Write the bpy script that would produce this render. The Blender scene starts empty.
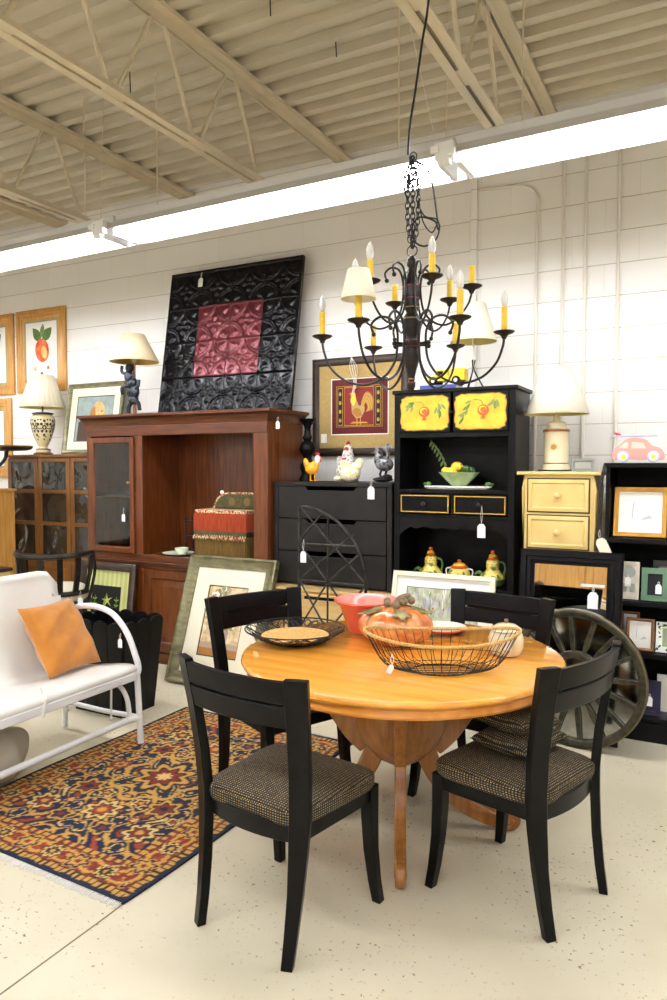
import bpy, math, random
from mathutils import Matrix, Vector
random.seed(7)
R = math.radians
PI = math.pi
scene = bpy.context.scene
COL = scene.collection

# ------------------------------------------------------------------ materials
def lin(c):
    def f(v):
        v /= 255.0
        return v/12.92 if v <= .04045 else ((v+.055)/1.055)**2.4
    return (f(c[0]), f(c[1]), f(c[2]), 1)

def new_mat(name):
    m = bpy.data.materials.new(name); m.use_nodes = True
    nt = m.node_tree
    return m, nt, nt.nodes['Principled BSDF']

MATS = {}
def mat(name, c, rough=.5, metal=0, c2=None, scale=6, stretch=(1,1,1), bump=0, bscale=60, coat=0,
        detail=4, lo=.35, hi=.65, trans=0, ior=1.45, emit=None, estr=0, sheen=0, wave=None):
    m, nt, b = new_mat(name)
    L = nt.links
    b.inputs['Base Color'].default_value = lin(c)
    b.inputs['Roughness'].default_value = rough
    b.inputs['Metallic'].default_value = metal
    b.inputs['IOR'].default_value = ior
    b.inputs['Transmission Weight'].default_value = trans
    b.inputs['Coat Weight'].default_value = coat
    b.inputs['Coat Roughness'].default_value = .15
    b.inputs['Sheen Weight'].default_value = sheen
    tc = nt.nodes.new('ShaderNodeTexCoord')
    if c2 is not None:
        mp = nt.nodes.new('ShaderNodeMapping'); mp.inputs['Scale'].default_value = stretch
        L.new(tc.outputs['Object'], mp.inputs['Vector'])
        n = nt.nodes.new('ShaderNodeTexNoise'); n.inputs['Scale'].default_value = scale
        n.inputs['Detail'].default_value = detail
        L.new(mp.outputs[0], n.inputs['Vector'])
        fac = n.outputs['Fac']
        if wave:
            w = nt.nodes.new('ShaderNodeTexWave'); w.inputs['Scale'].default_value = wave
            w.inputs['Distortion'].default_value = 3; w.inputs['Detail'].default_value = 2
            L.new(mp.outputs[0], w.inputs['Vector'])
            mx0 = nt.nodes.new('ShaderNodeMix'); mx0.inputs[0].default_value = .35
            L.new(n.outputs['Fac'], mx0.inputs[2]); L.new(w.outputs['Fac'], mx0.inputs[3])
            fac = mx0.outputs[0]
        r = nt.nodes.new('ShaderNodeValToRGB')
        r.color_ramp.elements[0].position = lo; r.color_ramp.elements[0].color = lin(c)
        r.color_ramp.elements[1].position = hi; r.color_ramp.elements[1].color = lin(c2)
        L.new(fac, r.inputs[0]); L.new(r.outputs[0], b.inputs['Base Color'])
    if bump:
        n2 = nt.nodes.new('ShaderNodeTexNoise'); n2.inputs['Scale'].default_value = bscale
        L.new(tc.outputs['Object'], n2.inputs['Vector'])
        bp = nt.nodes.new('ShaderNodeBump'); bp.inputs['Strength'].default_value = bump
        bp.inputs['Distance'].default_value = .01
        L.new(n2.outputs['Fac'], bp.inputs['Height']); L.new(bp.outputs[0], b.inputs['Normal'])
    if emit:
        b.inputs['Emission Color'].default_value = lin(emit); b.inputs['Emission Strength'].default_value = estr
    MATS[name] = m
    return m

def wood(name, c, c2, rough=.35, axis='z', coat=.3, scale=5):
    st = {'z': (9, 9, .8), 'x': (.8, 9, 9), 'y': (9, .8, 9)}[axis]
    return mat(name, c, rough, c2=c2, scale=scale, stretch=st, coat=coat, detail=6, lo=.3, hi=.7)

mat('black_paint', (7, 7, 8), .36, c2=(15, 14, 14), scale=14, coat=0, ior=1.24)
mat('black_matte', (10, 10, 10), .55, c2=(19, 18, 17), scale=9, bump=.05, ior=1.2)
mat('black_chair', (5, 5, 6), .3, c2=(11, 10, 10), scale=22, coat=0, ior=1.25)
mat('chair_edge', (120, 100, 60), .5)
mat('black_iron', (24, 22, 22), .45, metal=.3, c2=(52, 48, 44), scale=40)
mat('bronze_iron', (20, 16, 14), .38, metal=.3, c2=(40, 32, 26), scale=30)
mat('grey_iron', (70, 66, 62), .4, metal=.6, c2=(40, 37, 34), scale=20)
wood('cherry', (70, 31, 10), (116, 60, 22), .3, coat=.15)
wood('cherry_x', (60, 26, 9), (100, 50, 18), .3, axis='x', coat=.15)
wood('cherry_dark', (62, 24, 10), (92, 42, 20), .4)
wood('honey', (216, 138, 40), (238, 168, 66), .22, axis='x', coat=.6, scale=3)
wood('honey_edge', (196, 122, 40), (222, 150, 60), .3, axis='x', coat=.5, scale=3)
wood('honey_leg', (134, 82, 30), (170, 112, 52), .35, coat=.3)
wood('pine', (184, 128, 56), (214, 162, 84), .4)
wood('pine_x', (206, 150, 72), (236, 188, 108), .4, axis='x')
wood('pine_light', (222, 182, 110), (240, 206, 142), .45, axis='x')
wood('oak', (100, 62, 22), (130, 84, 36), .4)
wood('oak_x', (100, 62, 22), (130, 84, 36), .4, axis='x')
mat('cream_paint', (212, 182, 110), .42, c2=(222, 194, 124), scale=7)
mat('cream_groove', (70, 56, 34), .7)
mat('white_metal', (236, 236, 238), .3, coat=.3)
mat('white_seat', (238, 236, 230), .42, c2=(232, 228, 220), scale=5)
mat('suede', (172, 104, 28), .9, c2=(192, 124, 42), scale=8, bump=.25, bscale=25, sheen=.4)
mat('white', (240, 240, 236), .5)
mat('tag', (246, 246, 244), .6)
mat('tag_ink', (120, 120, 130), .7)
mat('string', (225, 222, 214), .8)
mat('brass', (190, 150, 80), .3, metal=.9)
mat('gold', (176, 130, 52), .35, metal=.55, c2=(168, 120, 44), scale=20)
mat('gold_line', (190, 150, 40), .5)
mat('green_gold', (126, 118, 84), .38, metal=.45, c2=(92, 90, 66), scale=14, stretch=(1, 1, 3))
mat('mat_cream', (240, 232, 206), .8)
mat('mat_white', (244, 240, 230), .8)
mat('mat_tan', (172, 144, 88), .85, c2=(184, 156, 98), scale=60)
mat('ink_black', (18, 18, 18), .7)
mat('dark_green', (40, 52, 36), .7)
mat('sage', (150, 160, 128), .8)
mat('leaf', (72, 104, 46), .6, c2=(96, 130, 62), scale=30)
mat('leaf_dull', (118, 140, 78), .7)
mat('red_paint', (126, 22, 18), .6)
mat('deep_red', (100, 22, 26), .7, c2=(86, 18, 22), scale=40)
mat('apple_red', (196, 62, 38), .6, c2=(222, 120, 60), scale=18)
mat('yellow_paint', (228, 190, 58), .5, c2=(214, 164, 40), scale=12)
mat('pottery', (228, 204, 96), .3, coat=.4, c2=(74, 104, 50), scale=26, lo=.56, hi=.6)
mat('charcoal', (30, 28, 26), .5, c2=(38, 35, 32), scale=8, ior=1.3)
mat('saucer', (226, 230, 208), .5)
mat('gilt_dark', (104, 92, 56), .4, metal=.3)
mat('slot_shadow', (3, 3, 3), .9, ior=1.05)
mat('yellow_bright', (242, 212, 30), .4)
mat('orange_paint', (212, 82, 28), .5)
mat('lime_stripe', (204, 206, 138), .8)
mat('lime_stripe2', (186, 190, 116), .8)
mat('lime_leaf', (150, 190, 80), .7)
mat('star_yellow', (222, 226, 120), .7)
mat('dog_tan', (222, 190, 130), .8, c2=(190, 150, 92), scale=40)
mat('dog_dark', (70, 52, 40), .8)
mat('sky_grey', (158, 170, 164), .8, c2=(132, 146, 142), scale=12)
mat('vase_mauve', (176, 148, 130), .7)
mat('bouquet', (228, 210, 172), .8, c2=(200, 166, 116), scale=22, detail=6, lo=.42, hi=.62)
mat('petal_white', (244, 236, 222), .8)
mat('leaf_brown', (168, 112, 50), .8)
mat('meadow', (206, 206, 186), .8, c2=(166, 168, 132), scale=26, detail=6)
mat('lilac', (160, 156, 190), .8)
mat('pink', (236, 158, 146), .5)
mat('pale_blue', (190, 198, 216), .5)
mat('plane_blue', (70, 80, 150), .5)
mat('navy', (28, 26, 62), .45)
mat('frame_green', (88, 120, 92), .5)
mat('frame_cream', (226, 214, 196), .5, c2=(206, 196, 176), scale=20)
mat('brown_frame', (122, 76, 38), .35, c2=(150, 98, 52), scale=12)
mat('dark_brown', (46, 32, 24), .4, c2=(58, 42, 32), scale=12)
mat('cream_ceramic', (226, 214, 176), .25, coat=.5)
mat('urn_cream', (228, 212, 160), .25, coat=.6)
mat('urn_blue', (52, 54, 66), .4)
mat('shade', (244, 238, 214), .8)
mat('shade_plain', (246, 240, 218), .75)
mat('shade_gold', (206, 176, 84), .38, metal=.4)
mat('shade_tan', (244, 226, 186), .7)
mat('shade_inner', (240, 226, 150), .7)
mat('candle', (232, 196, 66), .6, c2=(220, 180, 50), scale=30)
mat('bulb', (250, 250, 246), .12, trans=.55, ior=1.2)
mat('col_red', (116, 30, 24), .4)
mat('col_gold', (138, 112, 44), .4)
mat('coral', (218, 76, 52), .22, coat=.5, c2=(226, 94, 68), scale=5)
mat('coral_in', (240, 140, 128), .25, coat=.5)
mat('pumpkin', (196, 98, 34), .2, coat=.8, c2=(224, 156, 92), scale=24, detail=6)
mat('pumpkin_leaf', (146, 150, 96), .3, coat=.5, c2=(120, 60, 36), scale=34)
mat('stem', (100, 80, 56), .6, c2=(140, 120, 90), scale=40)
mat('wire', (26, 24, 24), .45, metal=.4)
mat('wicker', (176, 130, 66), .7, c2=(206, 164, 96), scale=90)
mat('rope', (204, 168, 104), .8, c2=(176, 134, 72), scale=120)
mat('plate_white', (240, 236, 224), .2, coat=.4)
mat('glaze_green', (148, 180, 116), .2, coat=.6, c2=(184, 204, 150), scale=16)
mat('lemon', (238, 206, 60), .4, bump=.1)
mat('lime', (64, 92, 44), .4)
mat('white_feather', (226, 224, 214), .5, c2=(120, 116, 108), scale=60, lo=.48, hi=.62)
mat('speckle', (240, 224, 120), .45, c2=(250, 246, 230), scale=70, lo=.45, hi=.5)
mat('chick_yellow', (240, 168, 40), .35, coat=.4)
mat('comb_red', (196, 26, 34), .35)
mat('pewter', (150, 150, 152), .3, metal=.35, c2=(60, 60, 62), scale=40, lo=.45, hi=.6)
mat('cherub', (40, 44, 52), .3, metal=.6, c2=(70, 76, 88), scale=12)
mat('lamp_post', (150, 90, 50), .4)
mat('fringe_orange', (140, 50, 22), .85, c2=(180, 78, 38), scale=60, stretch=(3, 3, .15))
mat('fringe_gold', (134, 104, 44), .85, c2=(92, 68, 28), scale=60, stretch=(3, 3, .15))
mat('brocade', (62, 60, 34), .9, c2=(84, 78, 44), scale=30)
mat('brocade_spot', (112, 90, 50), .9)
mat('trim_multi', (210, 196, 150), .9, c2=(150, 40, 34), scale=80, lo=.48, hi=.54)
mat('burgundy', (120, 34, 40), .8)
mat('mirror', (235, 238, 238), .02, metal=1)
mat('antique_mirror', (190, 192, 188), .08, metal=1, c2=(140, 142, 140), scale=8)
mat('wheel_wood', (70, 64, 44), .4, metal=.35, c2=(40, 36, 26), scale=26, coat=.2)
mat('grey_cloth', (180, 174, 158), .9, bump=.3, bscale=14)
mat('red_glass', (156, 24, 24), .15, coat=.6)
mat('rope_white', (236, 234, 228), .9)
mat('cord_black', (14, 14, 14), .5)
mat('deck', (206, 198, 176), .5, c2=(198, 188, 166), scale=3)
mat('joist_paint', (216, 204, 176), .45)
mat('dark_cable', (66, 44, 34), .6)
mat('fix_white', (226, 226, 224), .35)
mat('conduit', (232, 226, 214), .5)
mat('grey_frame', (124, 124, 116), .4, metal=.3)
mat('grey_art', (160, 160, 150), .7)
mat('sketch_grey', (196, 196, 196), .8)
mat('blue_art', (120, 140, 170), .8, c2=(220, 200, 160), scale=14)
mat('glass', (235, 240, 238), .02, trans=1, ior=1.45)

# rippled glass for the panes of the oak cabinet
m = mat('ripple_glass', (34, 33, 28), .08, metal=0, coat=.6)
nt = m.node_tree
tc = nt.nodes.new('ShaderNodeTexCoord'); nz = nt.nodes.new('ShaderNodeTexNoise')
nz.inputs['Scale'].default_value = 4.5; nz.inputs['Distortion'].default_value = 1.2; nz.inputs['Detail'].default_value = 0
bp = nt.nodes.new('ShaderNodeBump'); bp.inputs['Strength'].default_value = 1; bp.inputs['Distance'].default_value = .05
nt.links.new(tc.outputs['Object'], nz.inputs['Vector']); nt.links.new(nz.outputs['Fac'], bp.inputs['Height'])
nt.links.new(bp.outputs[0], nt.nodes['Principled BSDF'].inputs['Normal'])
nt.links.new(bp.outputs[0], nt.nodes['Principled BSDF'].inputs['Coat Normal'])

# fluorescent tube
m = mat('tube_glow', (255, 255, 255), .5, emit=(245, 248, 255), estr=43)

# woven chair fabric: rows of tan dashes on black
def fabric(name, pitch_x=.0105, pitch_y=.0085):
    m, nt, b = new_mat(name); L = nt.links
    tc = nt.nodes.new('ShaderNodeTexCoord')
    br = nt.nodes.new('ShaderNodeTexBrick')
    br.offset = 0; br.squash = 1
    br.inputs['Color1'].default_value = lin((176, 152, 96)); br.inputs['Color2'].default_value = lin((120, 100, 58))
    br.inputs['Mortar'].default_value = lin((20, 18, 16))
    br.inputs['Scale'].default_value = 1
    br.inputs['Brick Width'].default_value = pitch_x; br.inputs['Row Height'].default_value = pitch_y
    br.inputs['Mortar Size'].default_value = .0031; br.inputs['Mortar Smooth'].default_value = .2
    sp = nt.nodes.new('ShaderNodeSeparateXYZ'); cb = nt.nodes.new('ShaderNodeCombineXYZ'); L.new(tc.outputs['Object'], sp.inputs[0])
    for ax in 'XY':
        ma = nt.nodes.new('ShaderNodeMath'); ma.operation = 'ADD'; L.new(sp.outputs[ax], ma.inputs[0]); L.new(sp.outputs['Z'], ma.inputs[1]); L.new(ma.outputs[0], cb.inputs[ax])
    # top faces are woven across x and y, upright faces across the run and z
    c2 = nt.nodes.new('ShaderNodeCombineXYZ'); a2 = nt.nodes.new('ShaderNodeMath'); a2.operation = 'ADD'
    L.new(sp.outputs['X'], a2.inputs[0]); L.new(sp.outputs['Y'], a2.inputs[1]); L.new(a2.outputs[0], c2.inputs['X']); L.new(sp.outputs['Z'], c2.inputs['Y'])
    c1 = nt.nodes.new('ShaderNodeCombineXYZ'); L.new(sp.outputs['X'], c1.inputs['X']); L.new(sp.outputs['Y'], c1.inputs['Y'])
    ns = nt.nodes.new('ShaderNodeSeparateXYZ'); L.new(tc.outputs['Normal'], ns.inputs[0])
    ab = nt.nodes.new('ShaderNodeMath'); ab.operation = 'ABSOLUTE'; L.new(ns.outputs['Z'], ab.inputs[0])
    gt = nt.nodes.new('ShaderNodeMath'); gt.operation = 'GREATER_THAN'; gt.inputs[1].default_value = .55; L.new(ab.outputs[0], gt.inputs[0])
    mv = nt.nodes.new('ShaderNodeMix'); mv.data_type = 'VECTOR'; L.new(gt.outputs[0], mv.inputs[0]); L.new(c2.outputs[0], mv.inputs[4]); L.new(c1.outputs[0], mv.inputs[5])
    L.new(mv.outputs[1], br.inputs['Vector'])
    L.new(br.outputs['Color'], b.inputs['Base Color'])
    b.inputs['Roughness'].default_value = .9
    bp = nt.nodes.new('ShaderNodeBump'); bp.inputs['Strength'].default_value = .4; bp.inputs['Distance'].default_value = .002
    L.new(br.outputs['Fac'], bp.inputs['Height']); bp.invert = True
    L.new(bp.outputs[0], b.inputs['Normal'])
    MATS[name] = m
fabric('fabric')

# painted block wall
def block_mat(name):
    m, nt, b = new_mat(name); L = nt.links
    tc = nt.nodes.new('ShaderNodeTexCoord'); sp = nt.nodes.new('ShaderNodeSeparateXYZ'); cb = nt.nodes.new('ShaderNodeCombineXYZ')
    ad = nt.nodes.new('ShaderNodeMath'); ad.operation = 'ADD'
    L.new(tc.outputs['Object'], sp.inputs[0])
    L.new(sp.outputs['X'], ad.inputs[0]); L.new(sp.outputs['Y'], ad.inputs[1])
    ad2 = nt.nodes.new('ShaderNodeMath'); ad2.operation = 'ADD'; ad2.inputs[1].default_value = 23.3; L.new(ad.outputs[0], ad2.inputs[0])
    L.new(ad2.outputs[0], cb.inputs['X']); L.new(sp.outputs['Z'], cb.inputs['Y'])
    br = nt.nodes.new('ShaderNodeTexBrick')
    br.inputs['Scale'].default_value = 1
    br.inputs['Color1'].default_value = lin((247, 244, 238)); br.inputs['Color2'].default_value = lin((244, 241, 234))
    br.inputs['Mortar'].default_value = lin((238, 234, 226))
    br.inputs['Brick Width'].default_value = .406; br.inputs['Row Height'].default_value = .203
    br.inputs['Mortar Size'].default_value = .0035; br.inputs['Mortar Smooth'].default_value = .6
    L.new(cb.outputs[0], br.inputs['Vector'])
    b3 = nt.nodes.new('ShaderNodeTexBrick'); b3.offset = 0; b3.inputs['Scale'].default_value = 1
    b3.inputs['Color1'].default_value = (1, 1, 1, 1); b3.inputs['Color2'].default_value = (1, 1, 1, 1); b3.inputs['Mortar'].default_value = (.62, .58, .5, 1)
    b3.inputs['Brick Width'].default_value = 60; b3.inputs['Row Height'].default_value = .203; b3.inputs['Mortar Size'].default_value = .003; b3.inputs['Mortar Smooth'].default_value = .4
    L.new(cb.outputs[0], b3.inputs['Vector'])
    mm = nt.nodes.new('ShaderNodeMix'); mm.data_type = 'RGBA'; mm.blend_type = 'MULTIPLY'; mm.inputs[0].default_value = 1
    L.new(br.outputs['Color'], mm.inputs[6]); L.new(b3.outputs['Color'], mm.inputs[7])
    L.new(mm.outputs[2], b.inputs['Base Color'])
    n = nt.nodes.new('ShaderNodeTexNoise'); n.inputs['Scale'].default_value = 22; n.inputs['Detail'].default_value = 6
    L.new(tc.outputs['Object'], n.inputs['Vector'])
    b1 = nt.nodes.new('ShaderNodeBump'); b1.inputs['Strength'].default_value = .35; b1.inputs['Distance'].default_value = .004
    L.new(n.outputs['Fac'], b1.inputs['Height'])
    b2 = nt.nodes.new('ShaderNodeBump'); b2.invert = True; b2.inputs['Strength'].default_value = .4; b2.inputs['Distance'].default_value = .004
    L.new(br.outputs['Fac'], b2.inputs['Height']); L.new(b1.outputs[0], b2.inputs['Normal'])
    L.new(b2.outputs[0], b.inputs['Normal'])
    b.inputs['Roughness'].default_value = .55
    MATS[name] = m
block_mat('block')

# worn concrete floor
def floor_mat(name):
    m, nt, b = new_mat(name); L = nt.links
    tc = nt.nodes.new('ShaderNodeTexCoord')
    def noise(s, d=4, dist=0):
        n = nt.nodes.new('ShaderNodeTexNoise'); n.inputs['Scale'].default_value = s; n.inputs['Detail'].default_value = d
        n.inputs['Distortion'].default_value = dist
        L.new(tc.outputs['Object'], n.inputs['Vector']); return n
    def ramp(src, p0, c0, p1, c1):
        r = nt.nodes.new('ShaderNodeValToRGB')
        r.color_ramp.elements[0].position = p0; r.color_ramp.elements[0].color = c0
        r.color_ramp.elements[1].position = p1; r.color_ramp.elements[1].color = c1
        L.new(src, r.inputs[0]); return r
    big = ramp(noise(1.6, 5).outputs['Fac'], .3, lin((206, 196, 168)), .7, lin((222, 212, 186)))
    pits = ramp(noise(58, 4).outputs['Fac'], .63, (0, 0, 0, 1), .68, (1, 1, 1, 1))
    reg = ramp(noise(2.1, 4, .6).outputs['Fac'], .40, (0, 0, 0, 1), .56, (1, 1, 1, 1))
    mu = nt.nodes.new('ShaderNodeMath'); mu.operation = 'MULTIPLY'
    L.new(pits.outputs[0], mu.inputs[0]); L.new(reg.outputs[0], mu.inputs[1])
    mx = nt.nodes.new('ShaderNodeMix'); mx.data_type = 'RGBA'
    L.new(mu.outputs[0], mx.inputs[0]); L.new(big.outputs[0], mx.inputs[6]); mx.inputs[7].default_value = lin((128, 106, 74))
    L.new(mx.outputs[2], b.inputs['Base Color'])
    b.inputs['Roughness'].default_value = .42
    bp = nt.nodes.new('ShaderNodeBump'); bp.inputs['Strength'].default_value = .3; bp.inputs['Distance'].default_value = .003
    bp.invert = True
    L.new(mu.outputs[0], bp.inputs['Height']); L.new(bp.outputs[0], b.inputs['Normal'])
    MATS[name] = m
floor_mat('concrete')

# rug pile, coloured by its woven pattern
m, nt, b = new_mat('rug_pile')
at = nt.nodes.new('ShaderNodeAttribute'); at.attribute_name = 'weave'
nt.links.new(at.outputs['Color'], b.inputs['Base Color']); b.inputs['Roughness'].default_value = .95
nz = nt.nodes.new('ShaderNodeTexNoise'); nz.inputs['Scale'].default_value = 400
tc = nt.nodes.new('ShaderNodeTexCoord'); nt.links.new(tc.outputs['Object'], nz.inputs['Vector'])
bp = nt.nodes.new('ShaderNodeBump'); bp.inputs['Strength'].default_value = .5; bp.inputs['Distance'].default_value = .004
nt.links.new(nz.outputs['Fac'], bp.inputs['Height']); nt.links.new(bp.outputs[0], b.inputs['Normal'])
MATS['rug_pile'] = m

# ------------------------------------------------------------------ mesh builder
class MB:
    def __init__(s, mat='white'):
        s.v = []; s.f = []; s.mi = []; s.mats = []; s.M = Matrix.Identity(4); s.use(mat)
    def use(s, name):
        if name not in s.mats: s.mats.append(name)
        s.cur = s.mats.index(name); return s
    def add(s, verts, faces):
        o = len(s.v)
        s.v += [tuple(s.M @ Vector(p)) for p in verts]
        s.f += [[i+o for i in f] for f in faces]; s.mi += [s.cur]*len(faces)
        return s
    def box(s, x0, x1, y0, y1, z0, z1):
        v = [(x0,y0,z0),(x1,y0,z0),(x1,y1,z0),(x0,y1,z0),(x0,y0,z1),(x1,y0,z1),(x1,y1,z1),(x0,y1,z1)]
        return s.add(v, [(0,3,2,1),(4,5,6,7),(0,1,5,4),(1,2,6,5),(2,3,7,6),(3,0,4,7)])
    def prism(s, poly, d0, d1, plane='xz'):
        n = len(poly)
        def P(p, d):
            return {'xz': (p[0], d, p[1]), 'xy': (p[0], p[1], d), 'yz': (d, p[0], p[1])}[plane]
        v = [P(p, d0) for p in poly] + [P(p, d1) for p in poly]
        f = [list(range(n)), list(range(2*n-1, n-1, -1))] + [(i, i+n, (i+1) % n+n, (i+1) % n) for i in range(n)]
        return s.add(v, f)
    def flat(s, poly, y):
        return s.add([(p[0], y, p[1]) for p in poly], [list(range(len(poly)))])
    def lathe(s, prof, n=24, c=(0,0,0)):
        v = []; f = []
        for r, z in prof:
            for i in range(n):
                a = 2*PI*i/n; v.append((c[0]+r*math.cos(a), c[1]+r*math.sin(a), c[2]+z))
        m = len(prof)
        for j in range(m-1):
            for i in range(n):
                k = (i+1) % n; f.append((j*n+i, j*n+k, (j+1)*n+k, (j+1)*n+i))
        if 1e-5 < prof[0][0] <= .03: f.append(list(range(n-1, -1, -1)))
        if 1e-5 < prof[-1][0] <= .03: f.append([(m-1)*n+i for i in range(n)])
        return s.add(v, f)
    def tube(s, pts, r, n=8, closed=False):
        pts = [Vector(p) for p in pts]; m = len(pts)
        rs = r if isinstance(r, (list, tuple)) else [r]*m
        v = []; f = []; prev = None
        for i, p in enumerate(pts):
            if closed: t = pts[(i+1) % m]-pts[i-1]
            else: t = pts[min(i+1, m-1)]-pts[max(i-1, 0)]
            if t.length < 1e-9: t = Vector((0, 0, 1))
            t.normalize()
            if prev is None:
                a = Vector((0, 0, 1)) if abs(t.z) < .9 else Vector((1, 0, 0))
                u = t.cross(a).normalized()
            else:
                u = prev-t*prev.dot(t)
                u = u.normalized() if u.length > 1e-6 else t.orthogonal().normalized()
            prev = u; w = t.cross(u)
            for k in range(n):
                a = 2*PI*k/n; v.append(tuple(p+(u*math.cos(a)+w*math.sin(a))*rs[i]))
        for i in range(m if closed else m-1):
            j = (i+1) % m
            for k in range(n):
                l = (k+1) % n; f.append((i*n+k, i*n+l, j*n+l, j*n+k))
        if not closed:
            f.append(list(range(n-1, -1, -1))); f.append([(m-1)*n+k for k in range(n)])
        return s.add(v, f)
    def ball(s, c, r, n=14, rot=None):
        r = (r, r, r) if isinstance(r, (int, float)) else r
        m = max(6, n//2+1); v = []; f = []
        for j in range(1, m):
            th = PI*j/m
            for i in range(n):
                a = 2*PI*i/n
                v.append(Vector((r[0]*math.sin(th)*math.cos(a), r[1]*math.sin(th)*math.sin(a), r[2]*math.cos(th))))
        v.append(Vector((0, 0, r[2]))); v.append(Vector((0, 0, -r[2])))
        if rot is not None: v = [rot @ p for p in v]
        v = [tuple(p+Vector(c)) for p in v]
        for j in range(m-2):
            for i in range(n):
                k = (i+1) % n; f.append((j*n+i, (j+1)*n+i, (j+1)*n+k, j*n+k))
        T = len(v)-2; B = T+1
        for i in range(n):
            k = (i+1) % n; f.append((T, i, k)); f.append((B, (m-2)*n+k, (m-2)*n+i))
        return s.add(v, f)
    def grid(s, fn, nu, nv):
        v = [fn(i/nu, j/nv) for j in range(nv+1) for i in range(nu+1)]
        w = nu+1
        return s.add(v, [(j*w+i, j*w+i+1, (j+1)*w+i+1, (j+1)*w+i) for j in range(nv) for i in range(nu)])
    def mould(s, w, h, prof, cx=0, z0=0):
        """mitred frame: prof = list of (inset from outer edge, y) going round the section"""
        n = len(prof); v = []
        for (sx, sz) in ((-1, 0), (1, 0), (1, 1), (-1, 1)):
            for ins, y in prof:
                v.append((cx+sx*(w/2-ins), y, z0+(ins if sz == 0 else h-ins)))
        f = []
        for c in range(4):
            d = (c+1) % 4
            for i in range(n):
                j = (i+1) % n; f.append((c*n+i, d*n+i, d*n+j, c*n+j))
        return s.add(v, f)
    def build(s, name, parent=None, bevel=0, smooth=True, solid=0, sub=0, ang=38):
        me = bpy.data.meshes.new(name); me.from_pydata(s.v, [], s.f); me.update()
        for mn in s.mats: me.materials.append(MATS[mn])
        me.polygons.foreach_set('material_index', s.mi)
        me.polygons.foreach_set('use_smooth', [bool(smooth)]*len(me.polygons))
        o = bpy.data.objects.new(name, me); COL.objects.link(o)
        import bmesh
        bm = bmesh.new(); bm.from_mesh(me); bmesh.ops.recalc_face_normals(bm, faces=bm.faces); bm.to_mesh(me); bm.free()
        if smooth: me.set_sharp_from_angle(angle=R(ang))
        if parent is not None: o.parent = parent
        if solid:
            md = o.modifiers.new('solid', 'SOLIDIFY'); md.thickness = solid; md.offset = 0
        if sub:
            md = o.modifiers.new('sub', 'SUBSURF'); md.levels = sub; md.render_levels = sub
        if bevel:
            md = o.modifiers.new('bevel', 'BEVEL'); md.width = bevel; md.segments = 2; md.limit_method = 'ANGLE'; md.angle_limit = R(35)
        return o

def tag(o, label, cat, group=None, kind=None):
    if label: o['label'] = label
    if cat: o['category'] = cat
    if group: o['group'] = group
    if kind: o['kind'] = kind
    return o

def thing(name, label, cat, loc=(0,0,0), rz=0, lean=0, group=None):
    o = bpy.data.objects.new(name, None); COL.objects.link(o)
    o.location = loc; o.rotation_euler = (-R(lean), 0, R(rz)); o.empty_display_size = .1
    return tag(o, label, cat, group)

def struct(o): o['kind'] = 'structure'; return o

def dup(root, loc=None, rz=None, label=None):
    r = root.copy(); COL.objects.link(r)
    if loc is not None: r.location = loc
    if rz is not None: r.rotation_euler = (root.rotation_euler[0], 0, R(rz))
    if label: r['label'] = label
    for ch in list(root.children):
        c = ch.copy(); COL.objects.link(c); c.parent = r
        for g in list(ch.children):
            d = g.copy(); COL.objects.link(d); d.parent = c
    return r

def put(o, x, y, z): o.location = (x, y, z); return o

def price_tag(parent, x, y, z, s=.035, drop=.05, ang=0, paper='tag'):
    """a string loop with a paper tag below it; hangs at local (x, y, z)"""
    b = MB('string')
    b.tube([(x, y+.002, z), (x+.006, y-.004, z-drop*.5), (x, y-.003, z-drop)], .0012, 5)
    b.tube([(x, y+.002, z), (x-.006, y-.004, z-drop*.5), (x, y-.003, z-drop)], .0012, 5)
    b.use(paper)
    t = z-drop
    w = s*.5
    ca, sa = math.cos(R(ang)), math.sin(R(ang))
    poly = [(-w*.5, .0), (w*.5, 0), (w, -w*.7), (w, -s*1.7), (-w, -s*1.7), (-w, -w*.7)]
    poly = [(x+px*ca-pz*sa, t+px*sa+pz*ca) for px, pz in poly]
    b.prism(poly, y-.005, y-.003)
    return b.build('price_tag', parent)

def disc(cx, cz, rx, rz=None, n=20, rot=0):
    rz = rz or rx; c, s_ = math.cos(rot), math.sin(rot)
    return [(cx+rx*math.cos(2*PI*i/n)*c-rz*math.sin(2*PI*i/n)*s_, cz+rx*math.cos(2*PI*i/n)*s_+rz*math.sin(2*PI*i/n)*c) for i in range(n)]
def leafp(cx, cz, L, W, ang, n=7):
    """leaf polygon starting at (cx, cz), pointing along ang degrees"""
    a = R(ang); pts = []
    for i in range(n+1): t = i/n; pts.append((t*L, W*.5*math.sin(PI*t)))
    for i in range(n-1, 0, -1): t = i/n; pts.append((t*L, -W*.5*math.sin(PI*t)))
    return [(cx+x*math.cos(a)-z*math.sin(a), cz+x*math.sin(a)+z*math.cos(a)) for x, z in pts]
def rect(x0, x1, z0, z1): return [(x0,z0),(x1,z0),(x1,z1),(x0,z1)]
def smooth_path(pts, n=6):
    """Catmull-Rom through the given points"""
    P = [Vector(p) for p in pts]; out = []
    for i in range(len(P)-1):
        p0 = P[i-1] if i else P[0]*2-P[1]; p1 = P[i]; p2 = P[i+1]
        p3 = P[i+2] if i+2 < len(P) else P[-1]*2-P[-2]
        for k in range(n):
            t = k/n
            out.append(.5*((2*p1)+(-p0+p2)*t+(2*p0-5*p1+4*p2-p3)*t*t+(-p0+3*p1-3*p2+p3)*t**3))
    out.append(P[-1]); return out
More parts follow.
